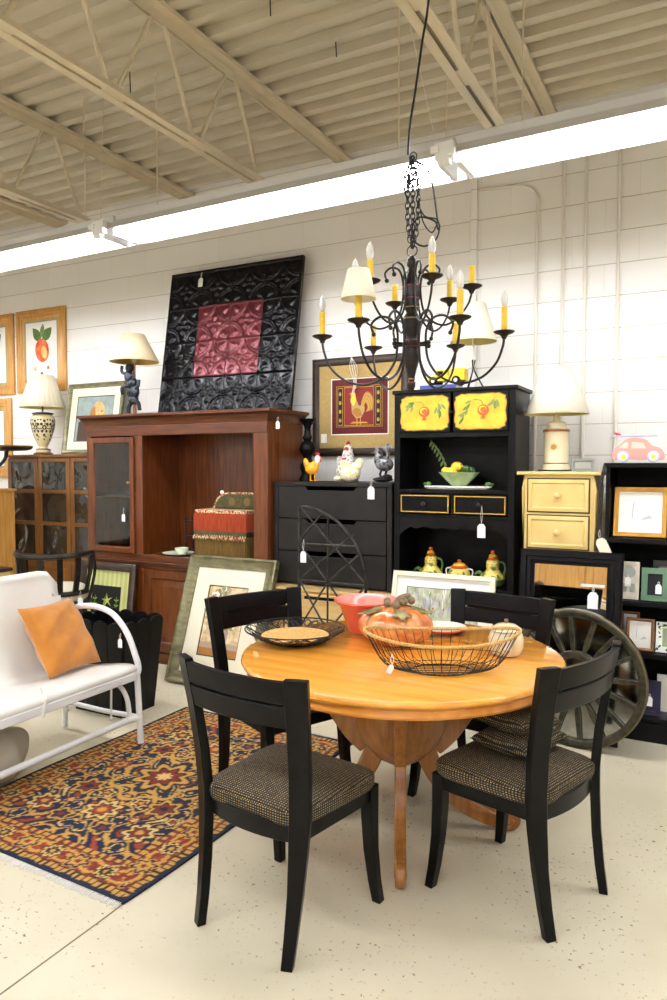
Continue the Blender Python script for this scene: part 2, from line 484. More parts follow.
# ------------------------------------------------------------------ setting
X0, X1, Y0, Y1, ZC = -8.2, 4.6, -4.6, 5.0, 3.85
struct(MB('concrete').box(X0-.2, X1+.2, Y0-.2, Y1+.2, -.1, 0).build('floor', smooth=False))
struct(MB('block').box(X0-.2, X1+.2, Y1, Y1+.2, 0, ZC+.1).build('wall_back', smooth=False))
struct(MB('block').box(X0-.2, X1+.2, Y0-.2, Y0, 0, ZC+.1).build('wall_front', smooth=False))
struct(MB('block').box(X0-.2, X0, Y0, Y1, 0, ZC+.1).build('wall_left', smooth=False))
struct(MB('block').box(X1, X1+.2, Y0, Y1, 0, ZC+.1).build('wall_right', smooth=False))
b = MB('deck')
prof = []; y = Y0; p = .16
while y < Y1+.0:
    prof += [(y, ZC), (y+.055, ZC), (y+.07, ZC+.045), (y+.145, ZC+.045)]; y += p
v = [(X0, q[0], q[1]) for q in prof]+[(X1, q[0], q[1]) for q in prof]; n = len(prof)
b.add(v, [(i, i+1, i+1+n, i+n) for i in range(n-1)])
struct(b.build('ceiling', smooth=False, solid=.002))
b = MB('black_matte'); b.box(-1.848, -1.843, -4.5, 4.9, 0, .0008)
MATS['joint'] = mat('joint', (120, 106, 80), .8)
b = MB('joint'); b.box(-1.848, -1.842, -4.5, 4.9, 0, .0008)
o = struct(b.build('trim_1', smooth=False))

# roof joists
JX = [-7.06, -5.56, -4.05, -2.55, -1.06, .44, 1.94, 3.44]
def joist_bm():
    pass
first = None
jl = ['painted steel roof joist far to the left of the lamp row', 'painted steel roof joist crossing the upper left corner of the picture',
      'painted steel roof joist above the dark glass-paned cabinet, left of the long middle one', 'long painted steel roof joist running over the tin panel',
      'painted steel roof joist over the black chandelier', 'painted steel roof joist to the right of the chandelier', 'painted steel roof joist near the right wall', 'last painted steel roof joist on the right']
for k, jx in enumerate(JX):
    if first is None:
        t = thing('roof_joist', jl[k], 'roof joist', (jx, 0, 3.28), group='roof joists')
        b = MB('joist_paint'); b.box(-.065, -.008, Y0, Y1, .545, .57); b.box(.008, .065, Y0, Y1, .545, .57)
        b.box(-.012, -.008, Y0, Y1, .50, .545); b.box(.008, .012, Y0, Y1, .50, .545); b.build('top_chord', t, smooth=False)
        b = MB('joist_paint'); b.box(-.052, -.008, Y0, 3.85, 0, .008); b.box(.008, .052, Y0, 3.85, 0, .008)
        b.box(-.013, -.008, Y0, 3.85, 0, .05); b.box(.008, .013, Y0, 3.85, 0, .05)
        for yy in [2.6+.616*i for i in range(-11, 3)]: b.box(-.012, .012, yy-.07, yy+.07, .001, .04)
        b.build('bottom_chord', t, smooth=False)
        yy = 2.6-.616*11
        while yy < 3.8:
            b = MB('joist_paint')
            b.tube([(0, yy+.02, .02), (0, yy+.29, .54)], .011, 6)
            b.build('web_rod', t)
            if yy+.6 < 3.9:
                b = MB('joist_paint'); b.tube([(0, yy+.616-.02, .02), (0, yy+.35, .54)], .011, 6); b.build('web_rod', t)
            yy += .616
        first = t
    else: dup(first, (jx, 0, 3.28), label=jl[k])

# fluorescent strip lights, end to end in rows
def fixture(label, x, y, L=2.15):
    t = thing('fluorescent_light', label, 'strip light', (x, y, 2.945), group='fluorescent strip lights')
    b = MB('fix_white')
    sec = [(-.16, 0), (-.06, .075), (.06, .075), (.16, 0)]
    sec2 = [(.16, .004), (.062, .079), (-.062, .079), (-.16, .004)]
    pl = sec+sec2; n = len(pl)
    v = [(-L/2+.004, q[0], q[1]) for q in pl]+[(L/2-.004, q[0], q[1]) for q in pl]
    b.add(v, [(i, (i+1) % n, (i+1) % n+n, i+n) for i in range(n)])
    b.build('reflector', t, smooth=False)
    b = MB('fix_white'); b.box(-L/2+.01, L/2-.01, -.05, .05, .08, .125); b.build('ballast_channel', t, bevel=.004)
    for s_ in (-1, 1):
        b = MB('tube_glow'); b.tube([(-L/2+.05, s_*.07, .004), (L/2-.05, s_*.07, .004)], .019, 10); b.build('fluorescent_tube', t)
    for e in (-1, 1):
        b = MB('fix_white'); b.box(e*(L/2-.045)-.012, e*(L/2-.045)+.012, -.1, .1, -.024, .055); b.build('lamp_holder', t, bevel=.004)
        b = MB('joist_paint'); b.tube([(e*(L/2-.3), 0, .12), (e*(L/2-.3), 0, .9)], .004, 6); b.build('hanger', t)
    return t
f0 = None
fl = ['strip light at the far left end of the row above the furniture', 'glowing strip light above the oak cabinet with glass panes, left of its row',
      'glowing strip light above the black tin panel', 'glowing strip light to the right of the chandelier chain', 'strip light continuing the row past the right edge']
for i in range(5):
    x = -6.495+2.15*i
    yy = 3.36-math.tan(R(1.3))*(x+2.2)
    if f0 is None: f0 = fixture(fl[0], x, yy); f0.rotation_euler[2] = R(-1.3)
    else: dup(f0, (x, yy, 2.945), label=fl[i])
for r_, yy in enumerate((.3, -2.9)):
    for i in range(5):
        dup(f0, (-6.495+2.15*i, yy, 2.945), label=['strip light in the second row, over the viewer', 'strip light in the third row, behind the viewer'][r_])

# clip-on sockets at the joint of two strips
for i, (x, lb) in enumerate(((-3.27, 'white joint bracket between strip lights left of the tin panel'), (-1.12, 'white joint bracket between strip lights right of the chain'))):
    t = thing('joint_bracket', lb, 'bracket', (x, 3.36-math.tan(R(1.3))*(x+2.2), 2.945))
    b = MB('white'); b.box(-.045, .045, -.19, -.155, -.03, .05); b.build('clip', t, bevel=.005); MB('white').box(-.03, .03, -.2, -.17, -.055, -.03).build('clip', t, bevel=.005)
    MB('white').box(-.06, -.02, -.205, -.19, .0, .03).build('tab', t, bevel=.004); MB('white').box(.02, .055, -.205, -.19, -.02, .01).build('tab', t, bevel=.004)
    b = MB('joist_paint'); b.tube([(.0, -.16, .05), (.0, -.12, .905)], .002, 6); b.build('hanger_wire', t)

# conduits on the wall
def conduit(label, x, z0, z1, r=.011, bend=0):
    t = thing('conduit', label, 'conduit', (x, Y1-.016, 0), group='painted conduits on the wall')
    pts = [(0, 0, z0), (0, 0, z1)]
    if bend: pts = smooth_path([(0, 0, z0), (0, 0, z1-.25), (0, 0, z1-.1), (-.05, 0, z1-.02), (-.16, 0, z1+.01), (-.4, 0, z1+.03)], 5)
    MB('conduit').tube(pts, r, 8).build('pipe', t)
    MB('conduit').tube([(0, 0, z0-.02), (0, 0, z0+.04)], r*1.35, 8).build('coupling', t)
    MB('conduit').tube([(0, 0, .0), (0, 0, z0-.02)], r*1.2, 8).build('lower_pipe', t)
    return t
conduit('white painted conduit bending left at its top, nearest the pilaster', -1.12, 2.26, 3.42, bend=1)
conduit('thin straight white conduit, second from the bent one', -.95, 2.30, 3.80)
conduit('straight white conduit, third from the bent one', -.81, 2.30, 3.80)
conduit('white conduit furthest right on the block wall', -.61, 2.54, 3.80)
b = MB('block'); b.box(-.022, .022, -.03, 0, 0, 3.85)
tag(put(b.build('pilaster_strip', bevel=.004), -1.55, 5.0, 0), 'narrow white painted vertical strip on the block wall behind the black hutch', 'wall strip')['kind'] = 'structure'

# ceiling cable, cord and string
pts = smooth_path([(-7.2, 4.0, 3.50), (-5.56, 4.05, 3.30), (-4.05, 4.0, 3.262), (-3.3, 3.95, 3.25), (-2.55, 3.95, 3.262), (-1.8, 3.95, 3.22), (-1.06, 3.98, 3.262), (-.3, 4.0, 3.27), (.44, 4.0, 3.262), (1.94, 4.0, 3.262)], 6)
b = MB('dark_cable'); b.tube(pts, .0045, 6)
b.tube([(p[0], p[1]+.012*math.sin(i*.7), p[2]+.012*math.cos(i*.5)) for i, p in enumerate(pts)], .003, 6)
tag(b.build('ceiling_cable'), 'dark twisted cable strung across under the roof joists', 'cable')
for i, (x, y, l) in enumerate([(-4.55, 3.0, .1), (-3.9, 2.6, .1), (-3.1, 3.3, .12), (-2.0, 3.1, .1), (-1.9, 3.6, .08), (-3.3, 4.1, .1), (-.55, 3.6, .06), (-2.95, 2.4, .08), (-4.8, 3.7, .07)]):
    tag(put(MB('black_iron').tube([(0, 0, 0), (.004, 0, -l)], .0035, 5).build('deck_fastener'), x, y, ZC), 'short dark fastener tip poking down through the corrugated ceiling deck', 'fastener', 'fastener tips in the ceiling deck')

# ------------------------------------------------------------------ rug
def make_rug():
    W, Lg = 1.22, 1.72
    nu, nv = 170, 240
    navy, navy2, red, rust, gold, cream, choc = [lin(c) for c in ((14, 20, 50), (22, 30, 66), (116, 34, 20), (140, 52, 28), (184, 140, 62), (200, 172, 106), (40, 26, 22))]
    def rnd(i, j, k=0):
        h = (i*374761393+j*668265263+k*2147483647) & 0xffffffff
        h = ((h ^ (h >> 13))*1274126177) & 0xffffffff
        return ((h ^ (h >> 16)) & 0xffff)/65535
    def flower(x, z, r, n, c_out, c_mid, c_in, edge):
        d = math.hypot(x, z); a = math.atan2(z, x)
        rr = r*(1+.2*math.cos(n*a))
        if d > rr: return None
        if d > rr*.86: return edge
        if d > rr*.62: return c_out
        if d > rr*.5: return edge
        if d > rr*.25: return c_mid
        return c_in
    def field(x, y):
        # mirror-symmetrical field, coordinates from the rug's middle in metres
        ax, ay = abs(x), abs(y)
        c = flower(ax, ay, .15, 8, gold, red, cream, choc)
        if c: return c
        d = math.hypot(ax, ay*.85)
        if abs(d-.215-.02*math.cos(8*math.atan2(ay, ax))) < .011: return gold
        for (fx, fy, fr, n, cs) in ((.24, .26, .085, 6, (gold, red, navy)), (0, .40, .09, 8, (cream, rust, gold)), (.30, 0, .06, 6, (rust, gold, red)),
                                    (.13, .52, .06, 5, (gold, navy2, red)), (.30, .47, .075, 7, (cream, red, gold)), (.11, .27, .045, 5, (cream, red, gold)),
                                    (.33, .15, .035, 5, (gold, red, cream)), (.2, .40, .03, 5, (rust, cream, gold)), (.36, .33, .035, 5, (cream, rust, red)), (.2, .12, .03, 5, (cream, red, gold))):
            c = flower(ax-fx, ay-fy, fr, n, cs[0], cs[1], cs[2], choc)
            if c: return c
        v1 = math.sin(ax*27+1.6*math.sin(ay*16))*math.cos(ay*21+1.3*math.sin(ax*20))
        if abs(v1) < .11: return gold
        if .48 < v1 < .60: return cream
        if v1 < -.80: return rust
        v2 = math.sin(ax*63+ay*30)*math.sin(ay*58-ax*25)
        if v2 > .72: return gold
        return navy
    def band(s_, t, w):
        # border running pattern: s along, t across (0..w)
        per = .30; k = (s_ % per)-per/2; tt = t-w/2
        c = flower(k, tt, .052, 6, navy, gold, red, gold)
        if c: return c
        k2 = ((s_+per/2) % per)-per/2
        c = flower(k2, tt, .046, 8, cream, choc, gold, choc)
        if c: return c
        u = math.sin(2*PI*s_/per*1.0)*w*.34
        if abs(tt-u) < .009 or abs(tt+u) < .009: return gold
        v = math.sin(s_*70)*math.sin(t*75)
        if v > .66: return gold
        return red if rnd(int(s_*40), int(t*60)) > .25 else rust
    def colour(u, v):
        x, y = (u-.5)*W, (v-.5)*Lg
        dx, dy = W/2-abs(x), Lg/2-abs(y); d = min(dx, dy)
        s_ = y if dx < dy else x
        wob = .004*math.sin(s_*60)
        d += wob*.5
        if d < .022: return navy
        if d < .05: return gold if (int((s_+9)/.010) % 3) else choc
        if d < .056: return choc
        if d < .165: return band(s_+5, d-.056, .109)
        if d < .171: return choc
        if d < .196: return gold if math.sin(s_*150) > -.2 else red
        if d < .202: return navy
        return field(x, y)
    b = MB('rug_pile')
    def P(u, v):
        x, y = (u-.5)*W, (v-.5)*Lg
        # slightly wavy selvedge
        x += .006*math.sin(v*11)*(abs(u-.5)*2)**3
        return (x, y, .009)
    b.grid(P, nu, nv)
    n0 = len(b.v)
    edge = [(i, 0) for i in range(nu)]+[(nu, j) for j in range(nv)]+[(nu-i, nv) for i in range(nu)]+[(0, nv-j) for j in range(nv)]
    idx = [j*(nu+1)+i for i, j in edge]
    low = [(b.v[k][0], b.v[k][1], .0005) for k in idx]
    b.v += low; m_ = len(idx)
    b.f += [[idx[i], idx[(i+1) % m_], n0+(i+1) % m_, n0+i] for i in range(m_)]; b.mi += [0]*m_
    rugt = thing('rug', 'oriental rug with navy field, red and gold floral border and white fringe on the concrete', 'rug', (-2.42, 2.755, 0), rz=-2)
    o = b.build('pile', rugt)
    me = o.data; ca = me.color_attributes.new('weave', 'FLOAT_COLOR', 'POINT')
    cols = []
    for k in range(len(me.vertices)):
        if k < n0:
            i, j = k % (nu+1), k//(nu+1)
            c = colour(i/nu, j/nv); f = .86+.24*rnd(i, j)
            cols += [c[0]*f, c[1]*f, c[2]*f, 1]
        else: cols += list(navy)
    ca.data.foreach_set('color', cols)
    b = MB('rope_white')
    for i in range(150):
        x = -W/2+.004+W*.993*i/150; l = .022+.016*rnd(i, 3)
        for yy, s_ in ((-Lg/2, -1), (Lg/2, 1)):
            b.tube([(x, yy+.004*-s_, .005), (x+.006*(rnd(i, 5)-.5), yy+s_*l*.5, .006), (x+.014*(rnd(i, 7)-.5), yy+s_*l, .0025)], .0022, 4)
    o = b.build('fringe', rugt); o['kind'] = 'stuff'
    return rugt
make_rug()

# ------------------------------------------------------------------ dining table
TX, TY = -1.20, 2.87
table = thing('dining_table', 'round honey maple pedestal dining table in the foreground', 'table', (TX, TY, 0))
b = MB('honey')
prof = [(.0001, .72), (.60, .72), (.60, .726)]
b.lathe([(.0001, .732), (.664, .732), (.676, .736), (.68, .745), (.677, .755), (.668, .76), (.0001, .76)], 72)
b.build('tabletop', table, ang=60)
MB('honey_edge').lathe([(.0001, .69), (.652, .69), (.658, .70), (.652, .722), (.664, .7315), (.0001, .7315)], 72).build('apron', table)
b = MB('honey_leg')
b.lathe([(.02, .27), (.05, .28), (.10, .31), (.165, .38), (.20, .46), (.212, .54), (.20, .62), (.16, .67), (.10, .689), (.0001, .689)], 40)
b.build('pedestal_bulb', table, ang=60)
def ribbon(pts, ws):
    L, Rr = [], []
    for i, p in enumerate(pts):
        a = Vector(pts[max(i-1, 0)]); c = Vector(pts[min(i+1, len(pts)-1)])
        t = (c-a); t.normalize(); nrm = Vector((-t[1], t[0]))
        L.append((p[0]+nrm[0]*ws[i], p[1]+nrm[1]*ws[i])); Rr.append((p[0]-nrm[0]*ws[i], p[1]-nrm[1]*ws[i]))
    return L+Rr[::-1]
def path2(pts, n=5):
    return [(p[0], p[2]) for p in smooth_path([(x, 0, z) for x, z in pts], n)]
for k in range(4):
    a = -67+90*k
    leg = bpy.data.objects.new('leg', None)
    b = MB('honey_leg'); b.M = Matrix.Rotation(R(a), 4, 'Z')
    up = path2([(.36, .69), (.31, .60), (.25, .50), (.20, .42), (.14, .355)]); n = len(up)
    b.prism(ribbon(up, [.065-.022*i/(n-1) for i in range(n)]), -.026, .026)
    lo = path2([(.10, .37), (.135, .27), (.20, .175), (.29, .10), (.39, .05), (.455, .04)]); n = len(lo)
    b.prism(ribbon(lo, [.045-.016*i/(n-1) for i in range(n)]), -.023, .023)
    # scrolled toe
    pts = [(.445+.0*i+(.034-.0012*i)*math.cos(R(-90+22*i)), .046+(.034-.0012*i)*math.sin(R(-90+22*i))) for i in range(15)]
    b.prism(disc(.467, .047, .046, .046, 22), -.020, .020)
    b.prism(disc(.467, .047, .02, .02, 14), -.024, .024)
    b.build('leg', table, bevel=.007)

# ------------------------------------------------------------------ dining chairs (local: faces +y)
def make_chair(label):
    t = thing('dining_chair', label, 'chair', group='black dining chairs around the table')
    def post(sx):
        b = MB('black_chair'); st = []
        for z, xc, yc, w, d in ((0, .193, -.250, .038, .031), (.10, .195, -.232, .043, .032), (.22, .199, -.216, .050, .033), (.36, .204, -.206, .062, .034), (.46, .208, -.203, .068, .034), (.60, .216, -.212, .070, .033), (.76, .227, -.234, .073, .031), (.918, .240, -.262, .076, .029)):
            st.append((xc, yc, z, w, d))
        v = []; f = []; ph = R(24)*sx
        for xc, yc, z, w, d in st:
            for ax, ay in ((-1, -1), (1, -1), (1, 1), (-1, 1)):
                lx, ly = ax*w/2, ay*d/2
                v.append((sx*xc+lx*math.cos(ph)-ly*math.sin(ph), yc+lx*math.sin(ph)+ly*math.cos(ph), z))
        for i in range(len(st)-1):
            for k in range(4): f.append((i*4+k, i*4+(k+1) % 4, i*4+4+(k+1) % 4, i*4+4+k))
        f += [(3, 2, 1, 0), tuple(len(v)-4+i for i in range(4))]
        b.add(v, f); b.build('rear_leg', t, bevel=.003)
    def fleg(sx):
        b = MB('black_chair'); st = []
        x = sx*.212
        for z, dx, dy, w in ((0, .018, .03, .017), (.08, .010, .018, .0185), (.2, .002, .006, .021), (.32, 0, 0, .0235), (.435, 0, 0, .024)):
            st.append((x+sx*dx, .185+dy, z, w))
        v = []; f = []
        for (cx, cy, z, w) in st: v += [(cx-w, cy-w, z), (cx+w, cy-w, z), (cx+w, cy+w, z), (cx-w, cy+w, z)]
        for i in range(len(st)-1):
            for k in range(4): f.append((i*4+k, i*4+(k+1) % 4, i*4+4+(k+1) % 4, i*4+4+k))
        f += [(3, 2, 1, 0), tuple(len(v)-4+i for i in range(4))]
        b.add(v, f); b.build('front_leg', t, bevel=.004)
    for s_ in (-1, 1): post(s_); fleg(s_)
    # curved back rail in two boards with a slot
    def rail(z0, z1, y0, y1, nm):
        b = MB('black_chair'); N = 14
        v = []
        for i in range(N+1):
            u = -1+2*i/N; x = u*(.158+.058*z0/.93); bow = -.026*(1-u*u)
            v += [(x, y0+bow-.002, z0), (x, y0+bow+.018, z0), (x, y1+bow+.018, z1), (x, y1+bow-.002, z1)]
        f = [(0, 1, 2, 3), tuple(N*4+i for i in (3, 2, 1, 0))]
        for i in range(N):
            for k in range(4): f.append((i*4+k, i*4+(k+1) % 4, i*4+4+(k+1) % 4, i*4+4+k))
        b.add(v, f); b.build(nm, t, bevel=.003)
    rail(.838, .910, -.272, -.284, 'back_rail'); rail(.758, .830, -.256, -.270, 'back_rail')
    b = MB('black_chair'); b.box(-.19, .19, -.272, -.264, .826, .842); b.build('slot_batten', t)
    # seat rails
    b = MB('black_chair')
    for s_ in (-1, 1):
        b.prism([(s_*.205, -.18), (s_*.18, -.18), (s_*.196, .19), (s_*.226, .19)], .375, .438, 'xy')
    b.box(-.2, .2, .178, .204, .375, .438)
    N = 10; v = []
    for i in range(N+1):
        u = -1+2*i/N; x = u*.185; y = -.205-.028*(1-u*u)
        v += [(x, y, .375), (x, y+.024, .375), (x, y+.024, .438), (x, y, .438)]
    f = [(0, 1, 2, 3), tuple(N*4+i for i in (3, 2, 1, 0))]
    for i in range(N):
        for k in range(4): f.append((i*4+k, i*4+(k+1) % 4, i*4+4+(k+1) % 4, i*4+4+k))
    b.add(v, f); b.build('seat_frame', t, bevel=.003)
    # upholstered seat
    b = MB('fabric')
    def S(u, v_):
        a = 2*PI*u; ca, sa = math.cos(a), math.sin(a); p_ = .30
        cx = math.copysign(abs(ca)**p_, ca); cy = math.copysign(abs(sa)**p_, sa)
        if v_ < .28: k = 1.0-.02*(1-v_/.28)+.012*math.sin(PI*v_/.28); z = .430+.042*(v_/.28)
        else:
            q = (v_-.28)/.72; k = math.cos(q*PI/2)**.85 if q < 1 else 0; z = .472+.030*math.sin(q*PI/2)
        y = -.0+cy*.222*k; w = .200+.034*(y+.2)/.4
        return (cx*w*k*1.06, y-.005, z)
    b.grid(S, 56, 14)
    b.build('seat_cushion', t, ang=80)
    return t
ch = make_chair('black dining chair nearest the viewer, its back turned, standing beside the rug')
ch.location = (-1.31, 2.14, 0); ch.rotation_euler = (0, 0, R(82-90))
c2 = dup(ch, (-.645, 2.65, 0), 162-90, 'black dining chair at the right of the table with a folded cushion on its seat')
c3 = dup(ch, (-1.805, 2.895, .0095), -24-90, 'black dining chair behind the flat black wire basket, tag string on its back')
c4 = dup(ch, (-1.0, 3.335, 0), -99-90, 'black dining chair on the far side of the table behind the lidded cream jar')
price_tag(c3, .12, -.31, .93, .01, .07)

def cushion_geo(b, w, d, h, M=None, fold=0):
    if M is not None: b.M = M
    def S(u, v):
        x = (u-.5)*2; y = (v-.5)*2
        return x, y
    N = 22
    for side in (1, -1):
        def G(u, v, side=side):
            x, y = (u-.5)*2, (v-.5)*2
            e = max(0, (1-abs(x)**3.2)*(1-abs(y)**3.2))**.45
            pin = 1-.07*(1-abs(x)**2)*abs(y)**3-.0
            pin2 = 1-.07*(1-abs(y)**2)*abs(x)**3
            wr = .012*math.sin(x*9+y*5)*e*(h/.06)*.3
            return (x*w/2*pin2, y*d/2*pin, side*(h/2*e+wr*side))
        b.grid(G, N, N)
    return b
t = thing('folded_cushion', 'black and tan woven cushion folded double on the right chair seat', 'cushion', (-.645, 2.695, .507), rz=70)
b = cushion_geo(MB('fabric'), .30, .24, .075, Matrix.Translation((0, 0, .038))); b.build('lower_fold', t, ang=80)
b = cushion_geo(MB('fabric'), .27, .21, .075, Matrix.Translation((.015, .015, .098)) @ Matrix.Rotation(R(7), 4, 'Y')); b.build('upper_fold', t, ang=80)
# ------------------------------------------------------------------ things on the table
ZT = .7615
# flat black wire basket with wicker middle
t = thing('wire_basket', 'shallow black scribbled-wire basket with wicker disc at the left of the tabletop', 'basket', (-1.685, 2.80, ZT), rz=15)
b = MB('wire')
Rb, Hb = .225, .06
def bz(r): return .004+Hb*max(0, (r-.10)/(Rb-.10))**1.5
for r_ in (.10, Rb): b.tube([(r_*math.cos(2*PI*i/48), r_*math.sin(2*PI*i/48), bz(r_)) for i in range(48)], .0034, 6, closed=True)
b.build('rim', t)
b = MB('wire')
for k in range(70):
    a0 = random.random()*2*PI; da = random.uniform(.5, 1.6)*random.choice((-1, 1)); pts = []
    for i in range(9):
        s_ = i/8; r_ = .10+(Rb-.10)*(.5-.5*math.cos(s_*2*PI))*random.uniform(.85, 1.0)
        a = a0+da*s_; pts.append((r_*math.cos(a), r_*math.sin(a), bz(r_)+.001*random.random()))
    b.tube(smooth_path(pts, 3), .0018, 4)
o = b.build('wire_mesh', t); o['kind'] = 'stuff'
b = MB('wicker'); b.lathe([(.0001, .012), (.12, .014), (.150, .024), (.152, .028), (.12, .019), (.0001, .017)], 36, (.0, 0, .006)); b.build('wicker_disc', t)
price_tag(t, -.17, -.115, .07, .02, .025, 30)

# large wire basket with rope rim
t = thing('rope_rim_basket', 'large boat-shaped wire basket with rope-bound rim at the front of the table', 'basket', (-.945, 2.67, ZT), rz=27)
A, B_, Hh = .30, .155, .13
def rim(a): return (A*math.cos(a), B_*math.sin(a), Hh+.03*abs(math.cos(a))**2.4)
b = MB('rope'); b.tube([rim(2*PI*i/64) for i in range(64)], .0068, 8, closed=True); b.build('rope_rim', t)
b = MB('wire'); b.tube([(.115*math.cos(2*PI*i/36), .08*math.sin(2*PI*i/36), .004) for i in range(36)], .003, 6, closed=True)
for k in range(9):
    x = -.1+.025*k; yy = .08*math.sqrt(max(0, 1-(x/.115)**2)); b.tube([(x, -yy, .004), (x, yy, .004)], .0015, 4)
for k in range(6):
    y_ = -.06+.024*k; xx = .115*math.sqrt(max(0, 1-(y_/.08)**2)); b.tube([(-xx, y_, .004), (xx, y_, .004)], .0015, 4)
b.build('base_grid', t)
b = MB('wire')
for k in range(46):
    a = 2*PI*k/46; p1 = rim(a); p0 = (.115*math.cos(a), .08*math.sin(a), .004)
    mid = tuple(p0[i]*.42+p1[i]*.58 for i in range(2))+(.032,)
    b.tube(smooth_path([p0, mid, p1], 4), .0015, 4)
for q in (.3, .62):
    b.tube([(rim(2*PI*i/48)[0]*(.42+.58*q), rim(2*PI*i/48)[1]*(.42+.58*q), .004+(rim(2*PI*i/48)[2]-.004)*q**1.9) for i in range(48)], .0014, 4, closed=True)
b.build('wire_ribs', t)
price_tag(t, -.20, -.135, .10, .02, .04, -25)

t = thing('coral_bowl', 'glossy coral flared ceramic bowl behind the orange pumpkin', 'bowl', (-1.50, 3.16, ZT))
MB('coral').lathe([(.0001, 0), (.085, 0), (.09, .01), (.13, .125), (.152, .14), (.158, .148), (.155, .154)], 40).build('body', t, ang=60)
MB('coral_in').lathe([(.155, .154), (.147, .150), (.125, .125), (.082, .02), (.0001, .015)], 40).build('inside', t, ang=60)

t = thing('ceramic_pumpkin', 'glazed orange ceramic pumpkin with leaf and acorn lid beside the rope-rimmed basket', 'pumpkin', (-1.268, 2.975, ZT), rz=10); t.scale = (1.36, 1.36, 1.32)
b = MB('pumpkin'); N = 72
def PK(u, v):
    a = 2*PI*u; th = PI*(1-v); lob = 1+.13*abs(math.cos(4.5*a))-.08
    r_ = math.sin(th)**.8*lob*.118; z = .068-.066*math.cos(th)-(.018*math.exp(-(v-1)**2/.02) if v > .6 else 0)
    return (r_*math.cos(a), r_*math.sin(a)*.92, max(.0, z))
b.grid(PK, N, 20); b.build('body', t, ang=80)
b = MB('pumpkin_leaf')
for k, (x, y_, a, s_) in enumerate(((-.05, -.05, 200, 1), (.03, -.06, 290, 1), (-.03, .03, 120, .8), (.06, .0, 10, .9), (-.01, -.02, 240, .9))):
    M_ = Matrix.Translation((x, y_, .122)) @ Matrix.Rotation(R(a), 4, 'Z') @ Matrix.Rotation(R(14), 4, 'Y'); b.M = M_
    pl = []
    for i in range(28):
        q = 2*PI*i/28; rr = .036*s_*(1+.28*math.cos(5*q)); pl.append((rr*math.cos(q)+.02, rr*.75*math.sin(q)))
    b.prism(pl, 0, .006, 'xy')
b.M = Matrix.Identity(4)
b.build('leaf_lid', t, bevel=.002)
b = MB('stem')
b.tube(smooth_path([(0, 0, .12), (.004, 0, .14), (.02, .01, .158), (.045, .02, .163)], 4), [.016]*4+[.013]*4+[.011]*5, 8)
for (x, y_, z) in ((-.02, -.03, .142), (.012, -.04, .138), (.03, -.015, .150), (-.03, .005, .145), (.05, .01, .150)): b.ball((x, y_, z), (.013, .012, .014), 10)
b.build('acorn_stem', t)

t = thing('shallow_dish', 'white shallow dish with an orange rim behind the pumpkin', 'plate', (-1.17, 3.30, ZT))
MB('plate_white').lathe([(.0001, 0), (.06, 0), (.07, .006), (.115, .022), (.12, .028), (.113, .028), (.07, .012), (.0001, .009)], 36).build('dish', t, ang=50)
MB('apple_red').lathe([(.0715, .0052), (.1155, .0212), (.1205, .0275), (.116, .0195), (.072, .003)], 36).build('rim_band', t)

t = thing('lidded_jar', 'cream ceramic lidded jar with a white price tag at the right of the tabletop', 'jar', (-.79, 3.04, ZT))
MB('cream_ceramic').lathe([(.0001, 0), (.055, 0), (.064, .006), (.072, .035), (.073, .07), (.066, .092), (.058, .10), (.0001, .10)], 36).build('body', t, ang=50)
MB('cream_ceramic').lathe([(.062, .101), (.066, .104), (.064, .11), (.04, .126), (.012, .132), (.0001, .132)], 36).build('lid', t, ang=50)
MB('stem').lathe([(.006, .132), (.005, .136), (.01, .142), (.008, .149), (.0001, .151)], 14).build('knob', t)
price_tag(t, .028, -.078, .10, .032, .01)

# ------------------------------------------------------------------ glider bench (faces +x, long axis y)
g = thing('glider_bench', 'white metal porch glider bench at the left with curved tubular arm', 'bench', (-2.85, 3.03, 0))
YL = -1.75
b = MB('white_seat')
prof = smooth_path([(.008, 0, .405), (.012, 0, .435), (-.02, 0, .452), (-.12, 0, .445), (-.30, 0, .415), (-.42, 0, .40), (-.475, 0, .43), (-.51, 0, .52), (-.56, 0, .72), (-.60, 0, .88), (-.605, 0, .925), (-.63, 0, .945), (-.66, 0, .925)], 5)
n = len(prof); v = []
ny = 30
ys = [-.015+(YL+.03)*j/ny for j in range(ny+1)]
for y_ in ys:
    for p_ in prof:
        e = 0
        q = min(abs(y_+.015), abs(y_-(YL+.015)))
        z = p_[2]-(.07*(1-q/.09)**2 if q < .09 and p_[2] > .8 else 0)
        v.append((p_[0], y_, z))
b.add(v, [(j*n+i, j*n+i+1, (j+1)*n+i+1, (j+1)*n+i) for j in range(ny) for i in range(n-1)])
b.build('seat_and_back', g, solid=.006, ang=70)
b = MB('white_metal'); b.box(-.008, .018, YL+.02, -.02, .37, .415); b.build('front_apron', g, bevel=.006)
tagm = []
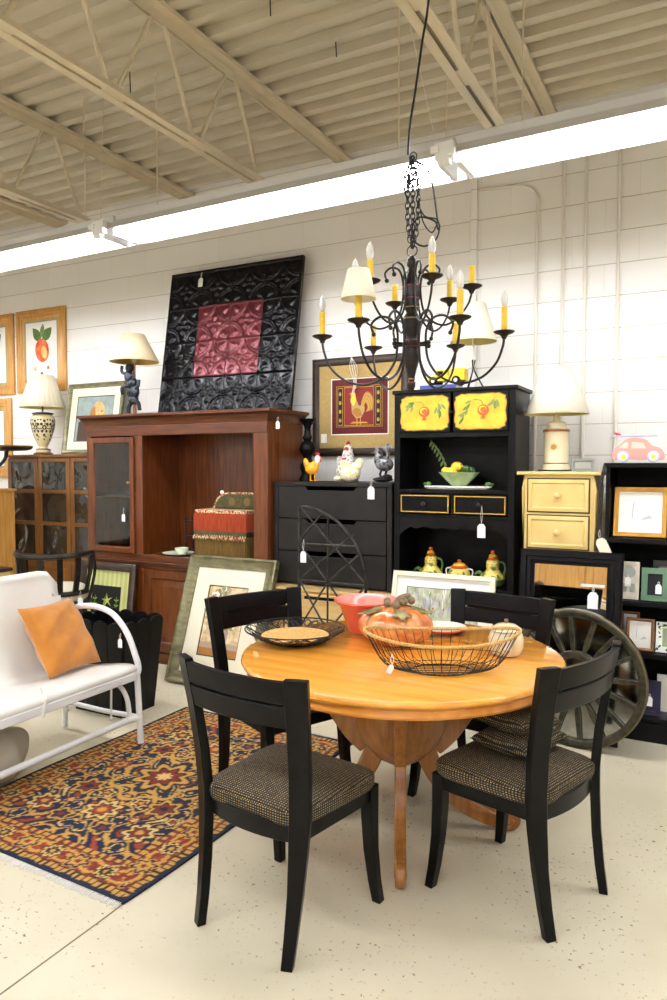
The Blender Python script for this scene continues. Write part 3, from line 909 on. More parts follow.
for e, y_ in ((0, 0), (1, YL)):
    b = MB('white_metal')
    b.tube(smooth_path([(-.56, y_, .70), (-.44, y_, .738), (-.30, y_, .748), (-.17, y_, .715), (-.07, y_, .62), (-.01, y_, .50), (.01, y_, .44), (.0, y_, .40), (-.06, y_, .385)], 6), .017, 10); b.build('arm', g)
    b = MB('white_metal'); b.tube([(.0, y_+.0, .40), (.012, y_, .2), (.022, y_, .0 if e else .0125)], .017, 10); b.build('leg', g)
    b = MB('white_metal'); b.tube([(-.55, y_, .52), (-.56, y_, .3), (-.575, y_, .0)], .017, 10); b.build('leg', g)
    b = MB('white_metal'); b.tube(smooth_path([(.012, y_, .15), (-.05, y_, .155), (-.25, y_, .15), (-.5, y_, .155), (-.56, y_, .15)], 4), .014, 10); b.build('side_stretcher', g)
    s_ = 1 if e else -1
    b = MB('white_metal'); b.tube(smooth_path([(-.02, y_+s_*.04, .17), (-.03, y_+s_*.05, .27), (-.08, y_+s_*.055, .335), (-.18, y_+s_*.055, .35), (-.40, y_+s_*.055, .35), (-.50, y_+s_*.055, .32), (-.53, y_+s_*.05, .22), (-.54, y_+s_*.04, .16)], 6), .013, 10); b.build('hanger_frame', g)
    for x in (-.11, -.45):
        b = MB('white_metal'); b.tube([(x, y_+s_*.085, .345), (x-.005, y_+s_*.085, .15)], .006, 8); b.ball((x, y_+s_*.085, .345), .012, 8); b.ball((x-.005, y_+s_*.085, .15), .012, 8); b.build('swing_link', g)
b = MB('white_metal'); b.tube(smooth_path([(.012, 0, .155), (-.02, -.06, .15), (-.025, -.2, .145), (-.025, YL+.2, .145), (-.02, YL+.06, .15), (.012, YL, .155)], 5), .018, 10); b.build('front_stretcher', g)
b = MB('white_metal'); b.tube([(-.56, 0, .15), (-.56, YL, .15)], .016, 10); b.build('rear_stretcher', g)
price_tag(g, -.1, -.02, .62, .03, .03)
# strap over the seat edge
b = MB('rope_white'); b.tube([(.022, -.66, .36), (.024, -.64, .44), (-.03, -.61, .462), (-.10, -.56, .455)], .007, 6); b.build('seat_strap', g)

p = thing('throw_pillow', 'square orange suede pillow leaning on the white bench back', 'pillow', (-3.235, 2.81, .0))
M_ = Matrix.Translation((.02, .015, .612)) @ Matrix.Rotation(R(4), 4, 'Z') @ Matrix.Rotation(R(58), 4, 'Y')
cushion_geo(MB('suede'), .42, .385, .14, M_).build('cover', p, ang=80)

b = MB('grey_cloth')
def BG(u, v):
    a = 2*PI*u; th = PI*v*.97+.02
    w = 1+.1*math.sin(3*a+4*v)+.05*math.sin(7*a)
    return (.17*w*math.sin(th)**.6*math.cos(a), .24*w*math.sin(th)**.6*math.sin(a), .0+.13*(1-math.cos(th))*(.9+.1*math.sin(2*a)))
b.grid(BG, 40, 18)
tag(put(b.build('cloth_sack', ang=80), -3.17, 2.30, .001), 'slumped pale grey cloth sack on the floor under the white bench', 'sack')

# ------------------------------------------------------------------ picture frames
def framed(name, label, cat, loc, w, h, fw, fd, fmat, inner, rz=0, lean=0, art=None, matw=0, matm='mat_cream', prof='flat', cx=0, artd=None, group=None, liner=None):
    t = thing(name, label, cat, loc, rz, lean, group)
    if prof == 'flat': pr = [(0, -fd), (fw, -fd), (fw, 0), (0, 0)]
    elif prof == 'scoop': pr = [(0, -fd), (fw*.18, -fd*1.05), (fw*.5, -fd*.7), (fw*.85, -fd*.5), (fw, -fd*.55), (fw, 0), (0, 0)]
    elif prof == 'round': pr = [(0, -fd*.6), (fw*.2, -fd*.95), (fw*.5, -fd*1.05), (fw*.8, -fd*.85), (fw, -fd*.5), (fw, 0), (0, 0)]
    elif prof == 'step': pr = [(0, -fd*.75), (fw*.12, -fd), (fw*.45, -fd), (fw*.5, -fd*.75), (fw*.75, -fd*.75), (fw*.8, -fd*.5), (fw, -fd*.45), (fw, 0), (0, 0)]
    MB(fmat).mould(w, h, pr).build('frame', t)
    if liner:
        lw = .008
        b = MB(liner); b.mould(w-2*fw, h-2*fw, [(0, -fd*.5), (lw, -fd*.5), (lw, -.004), (0, -.004)], 0, fw); b.build('liner', t)
    iw, ih = w-2*fw, h-2*fw
    if matw:
        b = MB(matm); b.mould(iw, ih, [(0, -fd*.38), (matw, -fd*.38), (matw, -fd*.3), (0, -fd*.3)], 0, fw); b.build('mat_board', t)
    b = MB(inner)
    y_ = -fd*.25
    b.add([(-iw/2, y_, fw), (iw/2, y_, fw), (iw/2, y_, fw+ih), (-iw/2, y_, fw+ih)], [(0, 1, 2, 3)])
    b.add([(-iw/2, -.001, fw), (iw/2, -.001, fw), (iw/2, -.001, fw+ih), (-iw/2, -.001, fw+ih)], [(3, 2, 1, 0)])
    if art:
        q = [0]
        def flat(poly, m):
            q[0] += 1
            b.use(m); b.flat(poly, y_-.00012*q[0])
        art(flat, iw-2*matw, ih-2*matw, fw+matw)
    b.build('mirror_glass' if inner == 'mirror' else 'print', t, smooth=False)
    return t

# art on the prints: functions of (flat, w, h, z0)
def art_fruit(F, w, h, z0):
    cx = 0; cz = z0+h*.54; k = 1.4
    F(rect(-w/2+.004, w/2-.004, z0+.004, z0+h-.004), 'mat_white')
    F(leafp(cx-.005, cz+.06, .13*k, .07*k, 128), 'leaf'); F(leafp(cx+.01, cz+.07, .13*k, .075*k, 42), 'leaf'); F(leafp(cx, cz+.1, .1*k, .045*k, 78), 'leaf_dull')
    F([(cx-.05, cz+.02), (cx-.045, cz+.018), (cx-.005, cz+.12), (cx-.012, cz+.12)], 'stem')
    F(disc(cx+.008, cz-.02, .068*k, .082*k, 26, .25), 'apple_red'); F(disc(cx+.035, cz-.04, .03*k, .045*k, 18, .25), 'chick_yellow')
    F(disc(cx-.095, cz-.19, .03, .026), 'bouquet'); F(disc(cx+.09, cz-.19, .018), 'leaf_brown'); F(disc(cx+.0, cz-.27, .022, .018), 'deep_red')
def art_dog(F, w, h, z0):
    F(rect(-w/2, w/2, z0, z0+h), 'dark_green'); F(rect(-w/2+.008, w/2-.008, z0+.008, z0+h-.008), 'sky_grey')
    F([(-w*.42, z0+.008), (-w*.42, z0+h*.42), (-w*.3, z0+h*.52), (-w*.1, z0+h*.55), (w*.12, z0+h*.45), (w*.22, z0+h*.2), (w*.24, z0+.008)], 'dog_dark')
    F([(-w*.12, z0+h*.05), (-w*.16, z0+h*.4), (-w*.08, z0+h*.7), (w*.02, z0+h*.86), (w*.14, z0+h*.88), (w*.24, z0+h*.78), (w*.30, z0+h*.62), (w*.40, z0+h*.52), (w*.41, z0+h*.42), (w*.32, z0+h*.36), (w*.2, z0+h*.33), (w*.14, z0+h*.15), (w*.05, z0+.01), (-w*.05, z0+.01)], 'dog_tan')
    F([(-w*.14, z0+h*.16), (-w*.17, z0+h*.45), (-w*.09, z0+h*.72), (w*.0, z0+h*.78), (w*.05, z0+h*.5), (w*.02, z0+h*.2), (-w*.06, z0+h*.08)], 'leaf_brown')
    F(disc(w*.385, z0+h*.475, w*.03, h*.04), 'ink_black'); F(disc(w*.19, z0+h*.66, w*.016, h*.02), 'ink_black')
    F([(w*.2, z0+h*.36), (w*.36, z0+h*.38), (w*.35, z0+h*.36), (w*.22, z0+h*.33)], 'dog_dark')
def art_rooster(F, w, h, z0):
    F(rect(-w/2, w/2, z0, z0+h), 'mat_white'); g_ = .008
    F(rect(-w/2+g_, w/2-g_, z0+g_, z0+h-g_), 'deep_red')
    for i in range(26):
        x = -w/2+.015+(w-.03)*i/25; F(rect(x-.0015, x+.0015, z0+g_, z0+h*.13), 'burgundy'); F(rect(x-.0015, x+.0015, z0+h*.87, z0+h-g_), 'burgundy')
    F(rect(-w*.40, w*.40, z0+h*.14, z0+h*.86), 'gold_line'); F(rect(-w*.395, w*.395, z0+h*.148, z0+h*.852), 'deep_red')
    for s_ in (-1, 1):
        F(rect(s_*w*.33-w*.045, s_*w*.33+w*.045, z0+h*.17, z0+h*.83), 'gold_line'); F(rect(s_*w*.33-w*.038, s_*w*.33+w*.038, z0+h*.18, z0+h*.82), 'ink_black')
        for k in range(4): F(disc(s_*w*.33, z0+h*(.26+.155*k), w*.022, h*.035), 'gold_line'); F(leafp(s_*w*.33, z0+h*(.26+.155*k), w*.04, w*.014, 90), 'leaf')
    F(rect(-w*.255, w*.255, z0+h*.16, z0+h*.84), 'gold_line'); F(rect(-w*.25, w*.25, z0+h*.17, z0+h*.83), 'red_paint')
    c = z0+h*.5
    for k in range(8):   # tail plumes
        pl = path2([(w*.03+.002*k, c-.02), (w*.07+.003*k, c+.05-.002*k), (w*.14, c+.098-.009*k), (w*(.225-.008*k), c+.06-.010*k), (w*(.24-.016*k), c-.03-.002*k)], 6)
        F(ribbon(pl, [.002+.0075*math.sin(PI*i/(len(pl)-1)) for i in range(len(pl))]), ('leaf_brown', 'gold_line', 'mat_tan')[k % 3])
    F([(-w*.13, c+.02), (-w*.12, c-.05), (-w*.05, c-.09), (w*.04, c-.085), (w*.10, c-.04), (w*.10, c+.0), (w*.0, c+.005), (-w*.04, c+.05), (-w*.06, c+.10), (-w*.10, c+.115), (-w*.13, c+.09), (-w*.14, c+.05)], 'mat_tan')
    F([(-w*.12, c-.04), (-w*.04, c-.085), (w*.06, c-.07), (w*.02, c-.02), (-w*.06, c-.01)], 'leaf_brown')
    F([(-w*.14, c+.03), (-w*.145, c+.09), (-w*.10, c+.125), (-w*.07, c+.10), (-w*.05, c+.04), (-w*.09, c+.0)], 'lemon')
    F([(-w*.12, c+.115), (-w*.13, c+.15), (-w*.10, c+.135), (-w*.085, c+.155), (-w*.07, c+.125), (-w*.08, c+.11)], 'comb_red'); F(disc(-w*.135, c+.075, .008, .012), 'comb_red')
    F([(-w*.13, c+.105), (-w*.165, c+.095), (-w*.13, c+.088)], 'gold_line')
    for x in (-w*.03, w*.03): F([(x-.003, c-.08), (x+.003, c-.08), (x+.004, c-.14), (x-.004, c-.14)], 'gold_line')
    F([(-w*.15, z0+h*.2), (w*.17, z0+h*.2), (w*.12, z0+h*.225), (-w*.1, z0+h*.23)], 'gold_line')
def art_star(F, w, h, z0):
    n = 19
    for i in range(n):
        F(rect(-w/2+w*i/n, -w/2+w*(i+1)/n, z0, z0+h), ('lime_stripe', 'lime_stripe2')[i % 2])
    w2, h2 = w*.66, h*.64; zz = z0+h*.17; F(rect(-w2/2, w2/2, zz, zz+h2), 'ink_black')
    pl = []
    for i in range(10):
        r_ = .062 if i % 2 == 0 else .015; a = R(100+36*i); pl.append((.015+r_*math.cos(a), zz+h2*.72+r_*math.sin(a)))
    F(pl, 'star_yellow')
    for s_ in (-1, 1):
        x = s_*w2*.38
        F(rect(x-.002, x+.002, zz+.03, zz+h2*.8), 'lime_leaf')
        for k in range(7): F(leafp(x, zz+.05+k*h2*.1, .03, .011, 35), 'lime_leaf'); F(leafp(x, zz+.05+k*h2*.1, .03, .011, 145), 'lime_leaf')
    F(leafp(-w2*.12, zz+.01, h2*.8, .035, 84), 'lime_leaf'); F(leafp(-.02, zz+.0, h2*.4, .03, 70), 'lime_leaf'); F(leafp(w2*.16, zz+.01, h2*.3, .03, 95), 'lime_leaf')
def art_bouquet(F, w, h, z0):
    F(rect(-w/2, w/2, z0, z0+h), 'dark_green'); F(rect(-w/2+.008, w/2-.008, z0+.008, z0+h-.008), 'bouquet')
    F(rect(-w/2+.008, w/2-.008, z0+.008, z0+h*.2), 'vase_mauve'); F(rect(-w/2+.008, w/2-.008, z0+.008, z0+h*.12), 'leaf_brown')
    F([(-w*.03, z0+h*.12), (w*.15, z0+h*.12), (w*.2, z0+h*.35), (w*.15, z0+h*.45), (-w*.02, z0+h*.45), (-w*.07, z0+h*.35)], 'vase_mauve')
    rr = random.Random(5)
    for k in range(130):
        a = rr.uniform(0, 2*PI); q = rr.random()**.45; x = q*w*.46*math.cos(a); z = z0+h*.66+q*h*.31*math.sin(a)
        F(disc(x, z, rr.uniform(.010, .02), None, 9), rr.choice(('petal_white', 'petal_white', 'leaf_brown', 'mat_tan', 'petal_white', 'vase_mauve', 'leaf_dull')))
    for k in range(16):
        a = rr.uniform(20, 160); F(leafp(w*.04, z0+h*.42, rr.uniform(.1, .28), .012, a), 'leaf_brown' if k % 2 else 'leaf_dull')
def art_meadow(F, w, h, z0):
    F(rect(-w/2, w/2, z0, z0+h), 'dark_green'); F(rect(-w/2+.004, w/2-.004, z0+.004, z0+h-.004), 'meadow')
    rr = random.Random(3)
    for k in range(70):
        x = rr.uniform(-w*.47, w*.47); z = z0+rr.uniform(.01, h*.7)
        F(leafp(x, z, rr.uniform(.03, .09), .007, rr.uniform(75, 105)), rr.choice(('lilac', 'leaf_dull', 'mat_white', 'pale_blue', 'sage', 'lilac')))
    for k in range(4): F(disc(rr.uniform(-w*.3, w*.3), z0+h*.4, .006), 'orange_paint')
def art_sketch(F, w, h, z0):
    F([(-w*.2, z0+h*.35), (-w*.17, z0+h*.35), (-w*.14, z0+h*.75), (-w*.17, z0+h*.75)], 'sketch_grey')
    F([(w*.0, z0+h*.3), (w*.3, z0+h*.36), (w*.2, z0+h*.44), (w*.1, z0+h*.38)], 'sketch_grey')
# ------------------------------------------------------------------ cherry armoire with open bay
def raised_door(t, x0, x1, z0, z1, y, m='cherry', name='door', label=None, knobx=None):
    b = MB(m); w = x1-x0; h = z1-z0; cx = (x0+x1)/2
    b.mould(w, h, [(0, y-.02), (.065, y-.02), (.075, y-.008), (.075, y), (0, y)], cx, z0)
    iw = w-.15; 
    b.box(x0+.07, x1-.07, y-.008, y, z0+.07, z1-.07)
    b.mould(w-.15, h-.15, [(0, y-.008), (.045, y-.019), (.05, y-.019), (.05, y-.006), (0, y-.006)], cx, z0+.075)
    b.box(x0+.122, x1-.122, y-.0195, y-.005, z0+.122, z1-.122)
    o = b.build(name, t, bevel=.002)
    if knobx is not None:
        MB('brass').ball((knobx, y-.035, (z0+z1)/2), .013, 10).build('knob', o)
    return o
A0, A1, AY0, AY1 = -4.62, -2.85, 4.38, 4.86
t = thing('armoire', 'large cherry wood media armoire with glass door and open bay under the tin panel', 'cabinet', (0, 0, 0))
b = MB('cherry')
b.box(A0, A0+.03, AY0, AY1, 0, 1.87); b.box(A1-.03, A1, AY0, AY1, 0, 1.87); b.box(-4.075, -4.045, AY0+.0, AY1-.02, .80, 1.86)
b.box(A0+.03, A1-.03, AY1-.02, AY1, .02, 1.87); b.box(A0+.03, A1-.03, AY0+.01, AY1-.02, .06, .10)
b.build('carcass', t, bevel=.003)
b = MB('cherry_x'); b.box(A0+.03, A1-.03, AY0+.01, AY1-.02, .82, .848); b.box(A0+.03, A1-.03, AY0+.02, AY1-.02, 1.84, 1.87)
b.box(A0+.03, -4.08, AY0+.03, AY1-.03, 1.30, 1.318); b.build('shelves', t)
b = MB('cherry')
b.box(A0, A0+.05, AY0-.018, AY0, 0, 1.86); b.build('face_stile', t, bevel=.003)
MB('cherry').box(-4.10, -4.02, AY0-.018, AY0, .0, 1.86).build('face_stile', t, bevel=.003)
MB('cherry').box(A1-.12, A1, AY0-.018, AY0, 0, 1.86).build('face_stile', t, bevel=.003)
MB('cherry_x').box(A0, A1, AY0-.02, AY0, 1.79, 1.87).build('top_rail', t, bevel=.004); MB('cherry_x').box(A0, A1, AY0-.016, AY0, 0, .085).build('base_rail', t, bevel=.004)
b = MB('cherry_x'); b.box(A0-.005, A1+.005, AY0-.03, AY0, .78, .80); b.box(A0, A1, AY0-.02, AY0, .80, .855); b.box(A0, A1, AY0-.02, AY0, .745, .78)
b.build('waist_rail', t, bevel=.004)
b = MB('cherry_x')
cp = [(0, 1.87), (.008, 1.885), (.014, 1.91), (.04, 1.935), (.055, 1.94), (.055, 1.96)]
v = []
for o_, z in cp: v += [(A0-o_, AY0-.02-o_, z), (A1+o_, AY0-.02-o_, z), (A1+o_, AY1, z), (A0-o_, AY1, z)]
f = [(3, 2, 1, 0), tuple(len(v)-4+i for i in range(4))]
for i in range(len(cp)-1):
    for k in range(4): f.append((i*4+k, i*4+(k+1) % 4, i*4+4+(k+1) % 4, i*4+4+k))
b.add(v, f); b.build('cornice', t)
b = MB('cherry'); b.mould(.47, .92, [(0, AY0-.036), (.04, AY0-.036), (.05, AY0-.022), (.05, AY0-.018), (0, AY0-.018)], -4.335, .86); dr = b.build('glass_door', t, bevel=.002)
b = MB('glass'); b.box(-4.335-.188, -4.335+.188, AY0-.026, AY0-.022, .907, 1.733); b.build('pane', dr)
b = MB('brass'); b.ball((-4.135, AY0-.055, 1.42), .014, 10); b.tube([(-4.135, AY0-.036, 1.42), (-4.135, AY0-.05, 1.42)], .005, 8); b.build('knob', dr)
tg = price_tag(t, -4.20, AY0-.04, 1.22, .035, .05)
raised_door(t, -4.015, -3.50, .10, .74, AY0-.002, knobx=-3.53)
raised_door(t, -3.48, -2.975, .10, .74, AY0-.002, knobx=-3.45)
raised_door(t, A0+.055, -4.105, .10, .74, AY0-.002, knobx=-4.13)
price_tag(t, -2.785, AY0+.02, 1.90, .032, .03)

# embossed tin panel
tp = thing('tin_panel', 'large square black embossed tin panel with red centre leaning on the wall above the armoire', 'panel', (-3.515, 4.735, 1.962), lean=9.5)
PW, PH = 1.29, 1.22
def relief(u, v):
    u -= .5; v -= .5
    du, dv = .5-abs(u), .5-abs(v)
    d = math.hypot(du, dv); r = math.hypot(u, v); h = 0
    def bump(x, w): return max(0, 1-(x/w)**2)
    h += 1.15*bump(d-.465, .022)+.8*bump(d-.405, .014)
    if d < .39:
        a = math.atan2(dv, du)
        pet = abs(math.cos(2*(a-PI/4)*1.5+0))
        h += .9*bump(d-.22, .13)*max(0, pet-.5)*1.7
        h += .9*bump(d, .06)
    if r < .30:
        a = math.atan2(v, u)
        h += 1.1*bump(r-.14, .10)*max(0, abs(math.cos(2*a))-.55)*2.0
        h += .6*bump(r-.20, .05)*max(0, abs(math.sin(2*a))-.7)*2
        h += .9*bump(r, .045)
    e = min(du, dv)
    h += .7*bump(e, .014)
    return h
NT = 44
mb_black, mb_red = MB('tin_black') if 'tin_black' in MATS else None, None
mat('tin_black', (28, 28, 30), .22, metal=.7, coat=.1)
mat('tin_red', (104, 18, 30), .28, metal=.55, c2=(104, 58, 62), scale=40, coat=.2)
for red in (False, True):
    b = MB('tin_red' if red else 'tin_black')
    tw, th = (PW-.03)/4, (PH-.03)/4
    for ci in range(4):
        for ri in range(4):
            inner = ci in (1, 2) and ri in (1, 2)
            if inner != red: continue
            def T(u, v, ci=ci, ri=ri): return (-PW/2+.015+(ci+u)*tw, -.022-.011*relief(u, v), .015+(ri+v)*th)
            b.grid(T, NT, NT)
    b.build('red_tiles' if red else 'black_tiles', tp, ang=80)
b = MB('tin_black'); b.mould(PW, PH, [(0, -.032), (.016, -.032), (.016, 0), (0, 0)]); b.box(-PW/2+.016, PW/2-.016, -.012, -.002, .016, PH-.016); b.build('edge_frame', tp)
price_tag(tp, -.32, -.04, PH-.02, .045, .05)

# contents of the bay
t = thing('tea_saucer', 'pale green saucer on the armoire shelf at the left of its open bay', 'plate', (-3.78, 4.50, .8495))
MB('saucer').lathe([(.0001, 0), (.06, 0), (.07, .004), (.125, .016), (.127, .02), (.07, .010), (.0001, .008)], 32).build('dish', t, ang=50)
t = thing('tea_cup', 'small pale tea cup standing on the saucer in the armoire bay', 'cup', (-3.75, 4.50, .8585))
MB('saucer').lathe([(.0001, 0), (.028, 0), (.03, .006), (.048, .025), (.055, .05), (.052, .05), (.044, .024), (.0001, .01)], 24).build('cup', t, ang=50)
t = thing('tiered_stand', 'small black two-tier metal stand in the armoire bay beside the fringed footstool', 'stand', (-3.77, 4.71, .8495))
for z in (.01, .13, .25):
    b = MB('black_iron'); b.box(-.075, .075, -.05, .05, z, z+.008); b.tube([(-.075, -.05, z+.015), (.075, -.05, z+.015)], .004, 6); b.build('tier', t)
for x in (-.07, .07):
    for y_ in (-.045, .045):
        b = MB('black_iron'); b.lathe([(.006, 0), (.006, .06), (.011, .07), (.006, .08), (.006, .18), (.011, .19), (.006, .2), (.006, .27), (.010, .28), (.0001, .29)], 8, (x, y_, 0)); b.build('post', t)

t = thing('fringed_footstool', 'square footstool covered in orange and gold tassel fringe inside the armoire bay', 'footstool', (-3.32, 4.575, .8495)); t.scale = (1, 1, 1.42)
b = MB('brocade'); b.box(-.23, .23, -.14, .14, 0, .24); b.build('body', t, bevel=.01)
b = MB('trim_multi'); b.box(-.238, .238, -.15, .15, .238, .262); b.build('top_band', t, bevel=.008)
def fringe(nm, m, z0, z1, off):
    b = MB(m); per = []
    hw, hd = .235+off, .145+off
    for i in range(int(2*hw/.0065)): per.append((-hw+.0065*i, -hd, 0))
    for i in range(int(2*hd/.0065)): per.append((hw, -hd+.0065*i, 1)); per.append((-hw, -hd+.0065*i, 1))
    for x, y_, k in per: b.tube([(x, y_, z1), (x+random.uniform(-.002, .002), y_-(.004 if not k else 0), (z0+z1)/2), (x+random.uniform(-.003, .003), y_, z0+random.uniform(0, .006))], .0042, 4)
    o = b.build(nm, t); o['kind'] = 'stuff'
fringe('gold_fringe', 'fringe_gold', .004, .12, 0); fringe('orange_fringe', 'fringe_orange', .145, .245, .006)
b = MB('brocade'); b.box(-.245, .245, -.156, .156, .125, .148); b.build('lower_band', t, bevel=.005)
b = MB('trim_multi')
for i in range(42):
    b.ball((-.24+.0117*i, -.163, .112+.008*(i % 2)), (.006, .006, .011), 6)
b.build('bead_trim', t)
t = thing('brocade_cushion', 'dark green brocade cushion with twisted cord edge standing on the fringed footstool', 'cushion', (-3.28, 4.60, 1.2245))
b = MB('brocade')
pl = path2([(-.20, .0), (-.16, .075), (-.09, .115), (.03, .12), (.22, .115), (.235, .06), (.235, .0)], 5)
b.prism(pl, -.04, .05); b.build('cover', t, bevel=.02)
b = MB('trim_multi'); b.tube([(p_[0], -.035, p_[1]) for p_ in pl], .008, 6); b.build('cord_edge', t)
b = MB('brocade_spot'); b.prism(disc(-.02, .055, .032, None, 14), -.045, -.038); b.prism(disc(.12, .055, .032, None, 14), -.045, -.038); b.build('medallion', t)
MB('white').ball((-.125, -.03, .125), .016, 10).build('tassel_knob', t)

# ------------------------------------------------------------------ black dresser over pine chest
t = thing('pine_chest', 'pale pine chest of drawers beneath the black dresser, mostly hidden by the table', 'chest of drawers', (-2.37, 4.32, 0))
b = MB('pine_x'); b.box(-.46, .46, 0.01, .52, 0.05, .69); b.build('carcass', t, bevel=.004)
b = MB('pine_light'); b.box(-.475, .475, -.01, .53, .69, .712); b.build('top', t, bevel=.005)
for z0, z1 in ((.46, .675), (.26, .445), (.07, .245)):
    b = MB('pine_light'); b.box(-.44, .44, -.008, .01, z0, z1); d_ = b.build('drawer', t, bevel=.004)
    MB('black_matte').box(-.15, .15, -.0095, -.007, z1-.035, z1-.014).build('handle_slot', d_)
b = MB('pine_x'); b.box(-.46, -.38, .02, .5, 0, .05); b.box(.38, .46, .02, .5, 0, .05); b.build('feet', t)
t = thing('black_dresser', 'plain black three-drawer dresser with slot handles standing on the pine chest', 'dresser', (-2.375, 4.42, .712))
MB('charcoal').box(-.46, -.425, 0, .44, 0, .70).build('side_panel', t, bevel=.003); MB('charcoal').box(.425, .46, 0, .44, 0, .70).build('side_panel', t, bevel=.003); MB('slot_shadow').box(-.425, .425, .06, .44, 0, .70).build('carcass', t)  # carcass coloured near-black to paint in the shade behind the handle slots
MB('charcoal').box(-.465, .465, -.006, .445, .70, .728).build('top', t, bevel=.003)
for k in range(3):
    z0 = .015+.23*k; b = MB('charcoal')
    b.prism([(-.42, z0), (.42, z0), (.42, z0+.222), (.20, z0+.222), (.18, z0+.196), (-.18, z0+.196), (-.20, z0+.222), (-.42, z0+.222)], -.002, .018); b.build('drawer', t, bevel=.002)
price_tag(t, .315, -.01, .735, .05, .03)

# things on the dresser (z = 1.44)
ZD = 1.4415
t = thing('candlestick', 'tall glossy black turned candlestick at the left end of the dresser', 'candlestick', (-2.705, 4.68, ZD)); t.scale = (1, 1, 1.04)
MB('black_paint').lathe([(.0001, 0), (.062, 0), (.064, .02), (.05, .035), (.045, .06), (.056, .09), (.057, .11), (.04, .135), (.03, .16), (.035, .18), (.06, .21), (.064, .235), (.052, .265), (.028, .285), (.034, .30), (.036, .31), (.026, .33), (.022, .37), (.03, .395), (.048, .415), (.062, .425), (.064, .44), (.0001, .44)], 28).build('stem', t, ang=50)
t = thing('chick_figurine', 'small orange and white chicken figurine in front of the black candlestick', 'figurine', (-2.60, 4.56, ZD))
b = MB('chick_yellow'); b.ball((0, 0, .095), (.055, .036, .045), 16, Matrix.Rotation(R(-15), 3, 'Y')); b.ball((-.045, 0, .125), (.022, .02, .045), 12, Matrix.Rotation(R(-20), 3, 'Y')); b.ball((.03, 0, .12), (.03, .028, .04), 12)
b.build('body', t, ang=80)
b = MB('white'); b.ball((.048, 0, .155), (.024, .022, .036), 12); b.build('head', t, ang=80)
b = MB('comb_red'); b.ball((.045, 0, .195), (.022, .006, .012), 8); b.ball((.07, 0, .15), (.007, .006, .012), 8); b.build('comb', t)
b = MB('chick_yellow'); b.tube([(.068, 0, .165), (.085, 0, .162)], [.006, .001], 6); b.build('beak', t)
for x in (-.012, .025):
    b = MB('chick_yellow'); b.tube([(x, 0, .06), (x, 0, .008)], .006, 6); b.ball((x+.008, 0, .005), (.018, .012, .005), 8); b.build('leg', t)
t = thing('rooster_figurine', 'tall grey speckled rooster figurine with red face behind the yellow hen', 'figurine', (-2.37, 4.68, ZD))
b = MB('white_feather')
b.lathe([(.0001, 0), (.07, 0), (.085, .04), (.09, .08), (.075, .13), (.05, .17), (.036, .21), (.03, .24), (.022, .262), (.0001, .27)], 24); b.ball((-.06, .02, .10), (.03, .04, .09), 10, Matrix.Rotation(R(-18), 3, 'Y')); b.build('body', t, ang=80)
b = MB('comb_red'); b.ball((.0, -.022, .225), (.022, .012, .026), 10)
for k in range(4): b.ball((0, -.015+.012*k, .268+.006*math.sin(k)), (.006, .009, .018), 8)
b.build('comb', t)
b = MB('gold'); b.tube([(0, -.03, .235), (0, -.055, .228)], [.007, .001], 6); b.build('beak', t)
t = thing('hen_figurine', 'short yellow and white speckled hen figurine in front of the grey rooster', 'figurine', (-2.29, 4.555, ZD))
b = MB('speckle'); b.ball((0, 0, .062), (.078, .055, .062), 18); b.ball((-.048, 0, .115), (.03, .026, .042), 12); b.ball((.065, 0, .12), (.034, .022, .05), 12, Matrix.Rotation(R(25), 3, 'Y')); b.ball((.04, 0, .10), (.03, .03, .04), 10); b.build('body', t, ang=80)
b = MB('comb_red'); b.ball((-.05, 0, .16), (.018, .005, .011), 8); b.ball((-.076, 0, .10), (.006, .005, .012), 8); b.build('comb', t)
MB('speckle').ball((-.09, -.02, .024), (.03, .03, .022), 10).build('chick', t)
t = thing('pewter_rooster', 'silver and black rooster figurine beside the yellow-doored hutch', 'figurine', (-2.06, 4.60, ZD))
b = MB('pewter'); b.ball((.01, 0, .125), (.068, .045, .05), 16, Matrix.Rotation(R(10), 3, 'Y')); b.ball((-.035, 0, .165), (.03, .028, .05), 12, Matrix.Rotation(R(15), 3, 'Y'))
b.ball((-.04, 0, .205), (.026, .022, .024), 12)
for k in range(5): b.tube(smooth_path([(.03, 0, .14+.01*k), (.04, .006*(k-2), .19+.012*k), (.01+.02*k*.2, .008*(k-2), .235+.006*k), (-.03+.025*k, .01*(k-2), .225)], 4), .009, 6)
b.build('body', t, ang=80)
b = MB('pewter')
for k in range(4): b.ball((-.055+.012*k, 0, .228+.006*(k % 2)), (.008, .006, .012), 8)
b.tube([(-.065, 0, .205), (-.088, 0, .198)], [.007, .001], 6); b.build('comb', t)
b = MB('black_iron')
for x in (-.01, .03): b.tube([(x, 0, .09), (x-.012, 0, .055), (x, 0, .02)], .008, 6)
b.ball((0, 0, .019), (.075, .05, .018), 14); b.ball((.03, 0, .035), (.04, .035, .02), 10); b.build('base', t)

framed('rooster_picture', 'dark framed red rooster print hung above the dresser', 'picture', (-2.425, 4.985, 1.63), .80, .745, .058, .035, 'dark_brown', 'deep_red', art=art_rooster, matw=.10, matm='mat_tan', prof='round')
rp = [o for o in bpy.data.objects if o.name.startswith('rooster_picture')][0]
b = MB('mat_white'); b.box(-.325, -.275, -.0185, -.0172, .10, .17); b.build('corner_label', rp)
b = MB('string')
for k in range(4): b.tube(smooth_path([(-.05, -.045, .74), (-.06+.02*k, -.05, .66), (-.03+.008*k, -.045, .55+.01*k), (-.05+.012*k, -.045, .44+.02*k)], 4), .0022, 5)
b.build('hanging_string', rp)

